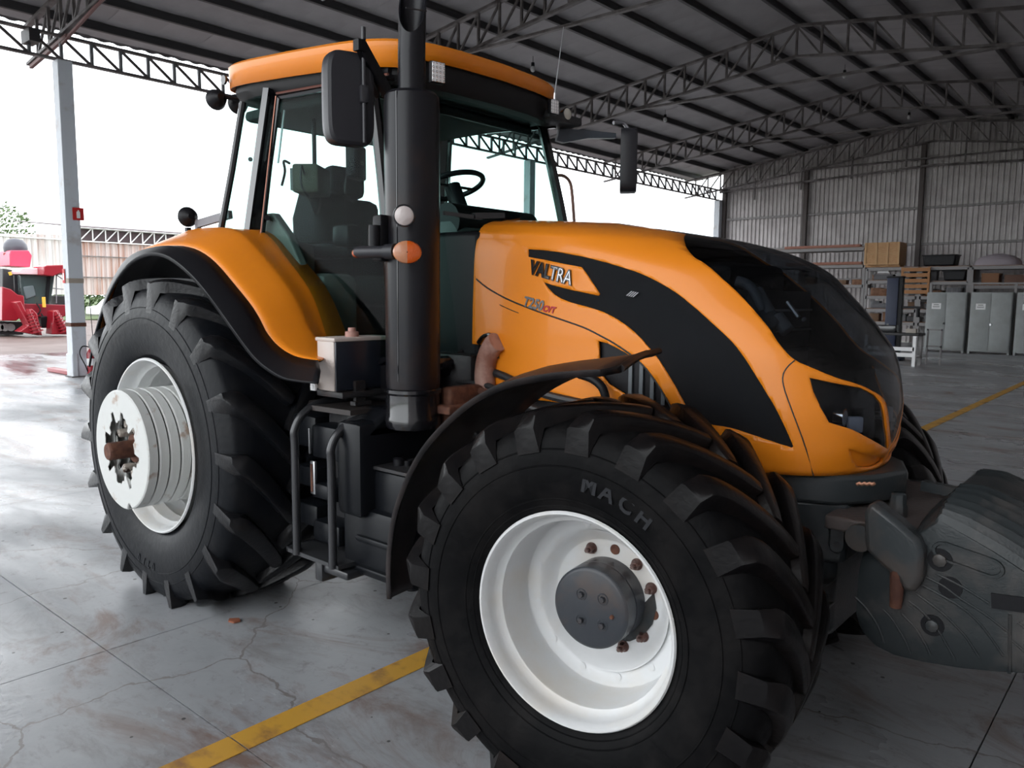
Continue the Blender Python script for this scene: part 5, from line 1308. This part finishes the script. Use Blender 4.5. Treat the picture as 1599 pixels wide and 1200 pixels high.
# pallet standing on edge
pt = empty('wooden_pallet', (-3.65, 29.32, 2.02)); tag(pt, 'orange-brown pallet standing upright in the rack below the crate', 'pallet')
for k in range(5): obj('plank', MB().box(-.5,.5,-.02,.0,.02+.21*k,.16+.21*k), mat('pallet_wood', (.34,.15,.05), .6), pt, smooth=0)
for x in (-.46, .46): obj('stringer', MB().box(x-.04,x+.04,.0,.10,0,1.02), mat('pallet_wood2', (.36,.17,.06), .6), pt, smooth=0)
# goods
def tub(x, z, w_, h_, label, m=BLACKP, y=RYK):
    t = empty('plastic_tub', (x, y, z)); tag(t, label, 'tub')
    obj('bowl', MB().prism([(-w_/2+.06,0),(w_/2-.06,0),(w_/2,h_),(-w_/2,h_)], 'Y', -.35, .35), m, t, bevel=.05); obj('rim', MB().box(-w_/2-.02,w_/2+.02,-.38,.38,h_-.04,h_,.01), m, t)
tub(-2.95, 3.08, 1.15, .42, 'glossy black tub on top of the rack right of the crate')
tub(-2.4, 2.53, .8, .38, 'black tub on the shelf under the glossy tub')
def bag(x, z, w_, h_, label, m=TARP, y=RYK, name='covered_bundle'):
    mb = MB(); rows = []; rnd = random.Random(int(x*100))
    for k in range(7):
        t = k/6; s_ = math.sqrt(max(0.02, 1-t**2.2)); rows.append([Vector((w_/2*s_*math.copysign(abs(math.cos(a))**.7, math.cos(a))*(1+.05*rnd.random()), .35*s_*math.sin(a), h_*t)) for a in [2*PI*j/20 for j in range(20)]])
    mb.loft(rows, closed=True).add(rows[-1], [tuple(range(20))]); o = obj(name, mb, m, None, (x, y, z)); tag(o, label, 'bundle'); return o
bag(-1.1, 3.08, 1.5, .42, 'pale wrapped bundle on top of the rack, right of the black tub'); bag(.55, 2.38, 1.1, .5, 'grey wrapped bundle on the shelf at the right edge', mat('grey_wrap', (.3,.3,.31), .5, bump=.4, bscale=12))
for (x, z, w_, h_, m, lb) in ((-4.9,2.58,.7,.22,GREYBOX,'flat grey box on the shelf below the crate'),(-4.2,2.58,.5,.25,mat('grey_box2',(.22,.22,.23),.5),'light grey box below the right end of the crate'),(-5.0,1.98,.5,.26,WOODD,'brown box on the middle shelf under the crate'),
        (-4.85,1.48,.8,.2,GREYBOX,'dark flat box low in the crate rack'),(-3.1,1.98,.6,.2,WOODD,'brown box behind the blue post'),(-2.4,1.98,.5,.3,GREYBOX,'dark box left of the cabinets'),(-2.9,1.48,.9,.2,GREYBOX,'dark tray low beside the cabinets'),
        (-1.25,2.38,.55,.42,mat('carton',(.26,.13,.07),.8),'brown carton above the first cabinet'),(-.45,2.38,.7,.35,mat('carton_dark',(.13,.07,.05),.8),'dark brown carton above the second cabinet'),(1.6,2.38,.6,.3,WOODD,'brown box at the far right shelf')):
    o = obj('storage_box', MB().box(-w_/2,w_/2,-.3,.3,0,h_,.01).box(-w_/2-.01,w_/2+.01,-.31,.31,h_*.82,h_+.005,.005), m, None, (x, RYK, z-.01)); tag(o, lb, 'box', 'boxes on the racks')
rnd = random.Random(11); LV = {1.0: 'lowest', 1.5: 'second', 2.0: 'middle', 2.6: 'upper'}
GB = [GREYBOX, WOODD, mat('dark_box', (.05,.05,.055), .6), mat('brown_carton2', (.17,.10,.06), .8), mat('grey_part', (.16,.16,.17), .5)]
for rn, xs_r in (('crate rack', (-5.25,-4.75,-4.25,-3.85)), ('black tub rack', (-3.25,-2.8,-2.35,-2.05)), ('long rack', (-8.0,-7.3,-6.7,-6.1))):
    for z, ln in LV.items():
        for k, x in enumerate(xs_r):
            if z in (1.5, 2.0, 2.6) and k in (1, 2) and rn != 'long rack': continue
            if rn == 'long rack' and z != 2.6: continue
            w_ = .30+.12*rnd.random(); h_ = .18+.2*rnd.random(); zz = {1.0:.97,1.5:1.47,2.0:1.97,2.6:2.57}[z]
            if rn == 'long rack': zz = 2.42
            m = rnd.choice(GB); yy = RYK+.25 if rn != 'long rack' else 30.6
            o = obj('parts_bin', MB().box(-w_/2,w_/2,-.2,.2,0,h_,.01).box(-w_/2-.012,w_/2+.012,-.212,.212,h_-.03,h_,.004), m, None, (x, yy, zz)); tag(o, '%s %s bin from the left on the %s shelf of the %s' % (['first','second','third','fourth'][k], 'dark' if m in (GB[0],GB[2]) else 'brownish', ln, rn), 'bin', 'parts bins on the racks')
obj('carton_label', MB().box(-.2,.2,-.335,-.32,.28,.36), PAPER, bpy.data.objects['storage_box'], smooth=0)
# planks on the long rack
for k, (x, z, m) in enumerate(((-7.5,3.96,mat('plank_red',(.32,.13,.09),.6)),(-7.4,3.26,mat('plank_red2',(.28,.11,.07),.6)))):
    o = obj('timber_plank', MB().box(-1.6,1.5,-.15,.15,0,.10), m, None, (x, 30.35, z-.03), smooth=0); tag(o, ('reddish plank on the top level of the long rack','reddish plank on the second level of the long rack')[k], 'plank')
# blue column machine and work table
b0 = at(1392, 515, 'Y', 22.0)
bm_ = empty('blue_lift_post', (b0.x, 22.0, 0)); tag(bm_, 'tall dark blue machine post standing behind the work table', 'machine')
obj('post', MB().box(-.16,.16,-.15,.15,.1,2.45,.01), BLUE, bm_); obj('rear_rail', MB().box(.16,.26,-.1,.1,.1,2.5), BLACKP, bm_); obj('top_cap', MB().box(-.18,.28,-.17,.17,2.45,2.50,.01), BLACKP, bm_); obj('base', MB().box(-.35,.35,-.3,.3,0,.12,.01), BLUE, bm_)
obj('arm', MB().box(.1,.75,-.06,.06,1.55,1.62).cyl((.7,0,1.3),(.7,0,1.6),.05,10), BLACKP, bm_)
w0 = at(1400, 570, 'Z', 0)
wb_ = empty('work_table', (-1.75, 20.2, 0)); tag(wb_, 'low work table with white legs and a dark cluttered top', 'table')
obj('table_top', MB().box(-.75,.65,-.35,.35,.83,.90,.01), DARKM, wb_); 
for x in (-.7, .55):
    for y in (-.3, .3): obj('leg', MB().box(x-.04,x+.04,y-.04,y+.04,0,.83), WHITEP if y < 0 else RACK, wb_, smooth=0)
obj('lower_shelf', MB().box(-.7,.55,-.3,.3,.25,.28).box(-.7,.55,-.33,-.29,.28,.36), WHITEP, wb_, smooth=0); obj('upper_rail', MB().box(-.7,.55,-.34,-.30,.42,.52), WHITEP, wb_, smooth=0)
o = obj('tool_box', MB().box(-.25,.25,-.15,.15,0,.20,.01).box(-.03,.03,-.02,.02,.2,.24), BLACKG, None, (-2.0,20.2,.90)); tag(o, 'black box standing on the work table', 'box')
o = obj('small_carton', MB().box(-.13,.13,-.08,.08,0,.12,.005), mat('carton_pale',(.4,.36,.32),.8), None, (-1.35,20.1,.90)); tag(o, 'small pale carton on the right end of the work table', 'box')
o = obj('metal_stand', MB().box(.0,.04,.0,.04,0,1.0).box(.35,.39,.0,.04,0,1.0).box(0,.39,0,.04,.96,1.0).box(0,.39,0,.04,.5,.54), RACK, None, (-1.15,20.9,0), smooth=0); tag(o, 'thin grey metal stand right of the work table', 'stand')
# small things on the floor
o = obj('rust_flake', MB().prism([(-.035,-.01),(-.01,-.03),(.03,-.02),(.035,.015),(0,.03)], 'Z', .003, .012), mat('flake', (.25,.08,.04), .8), None, tuple(at(366,971,'Z',0.0)), smooth=0); tag(o, 'small rusty flake on the floor, right of the rear tyre', 'debris')
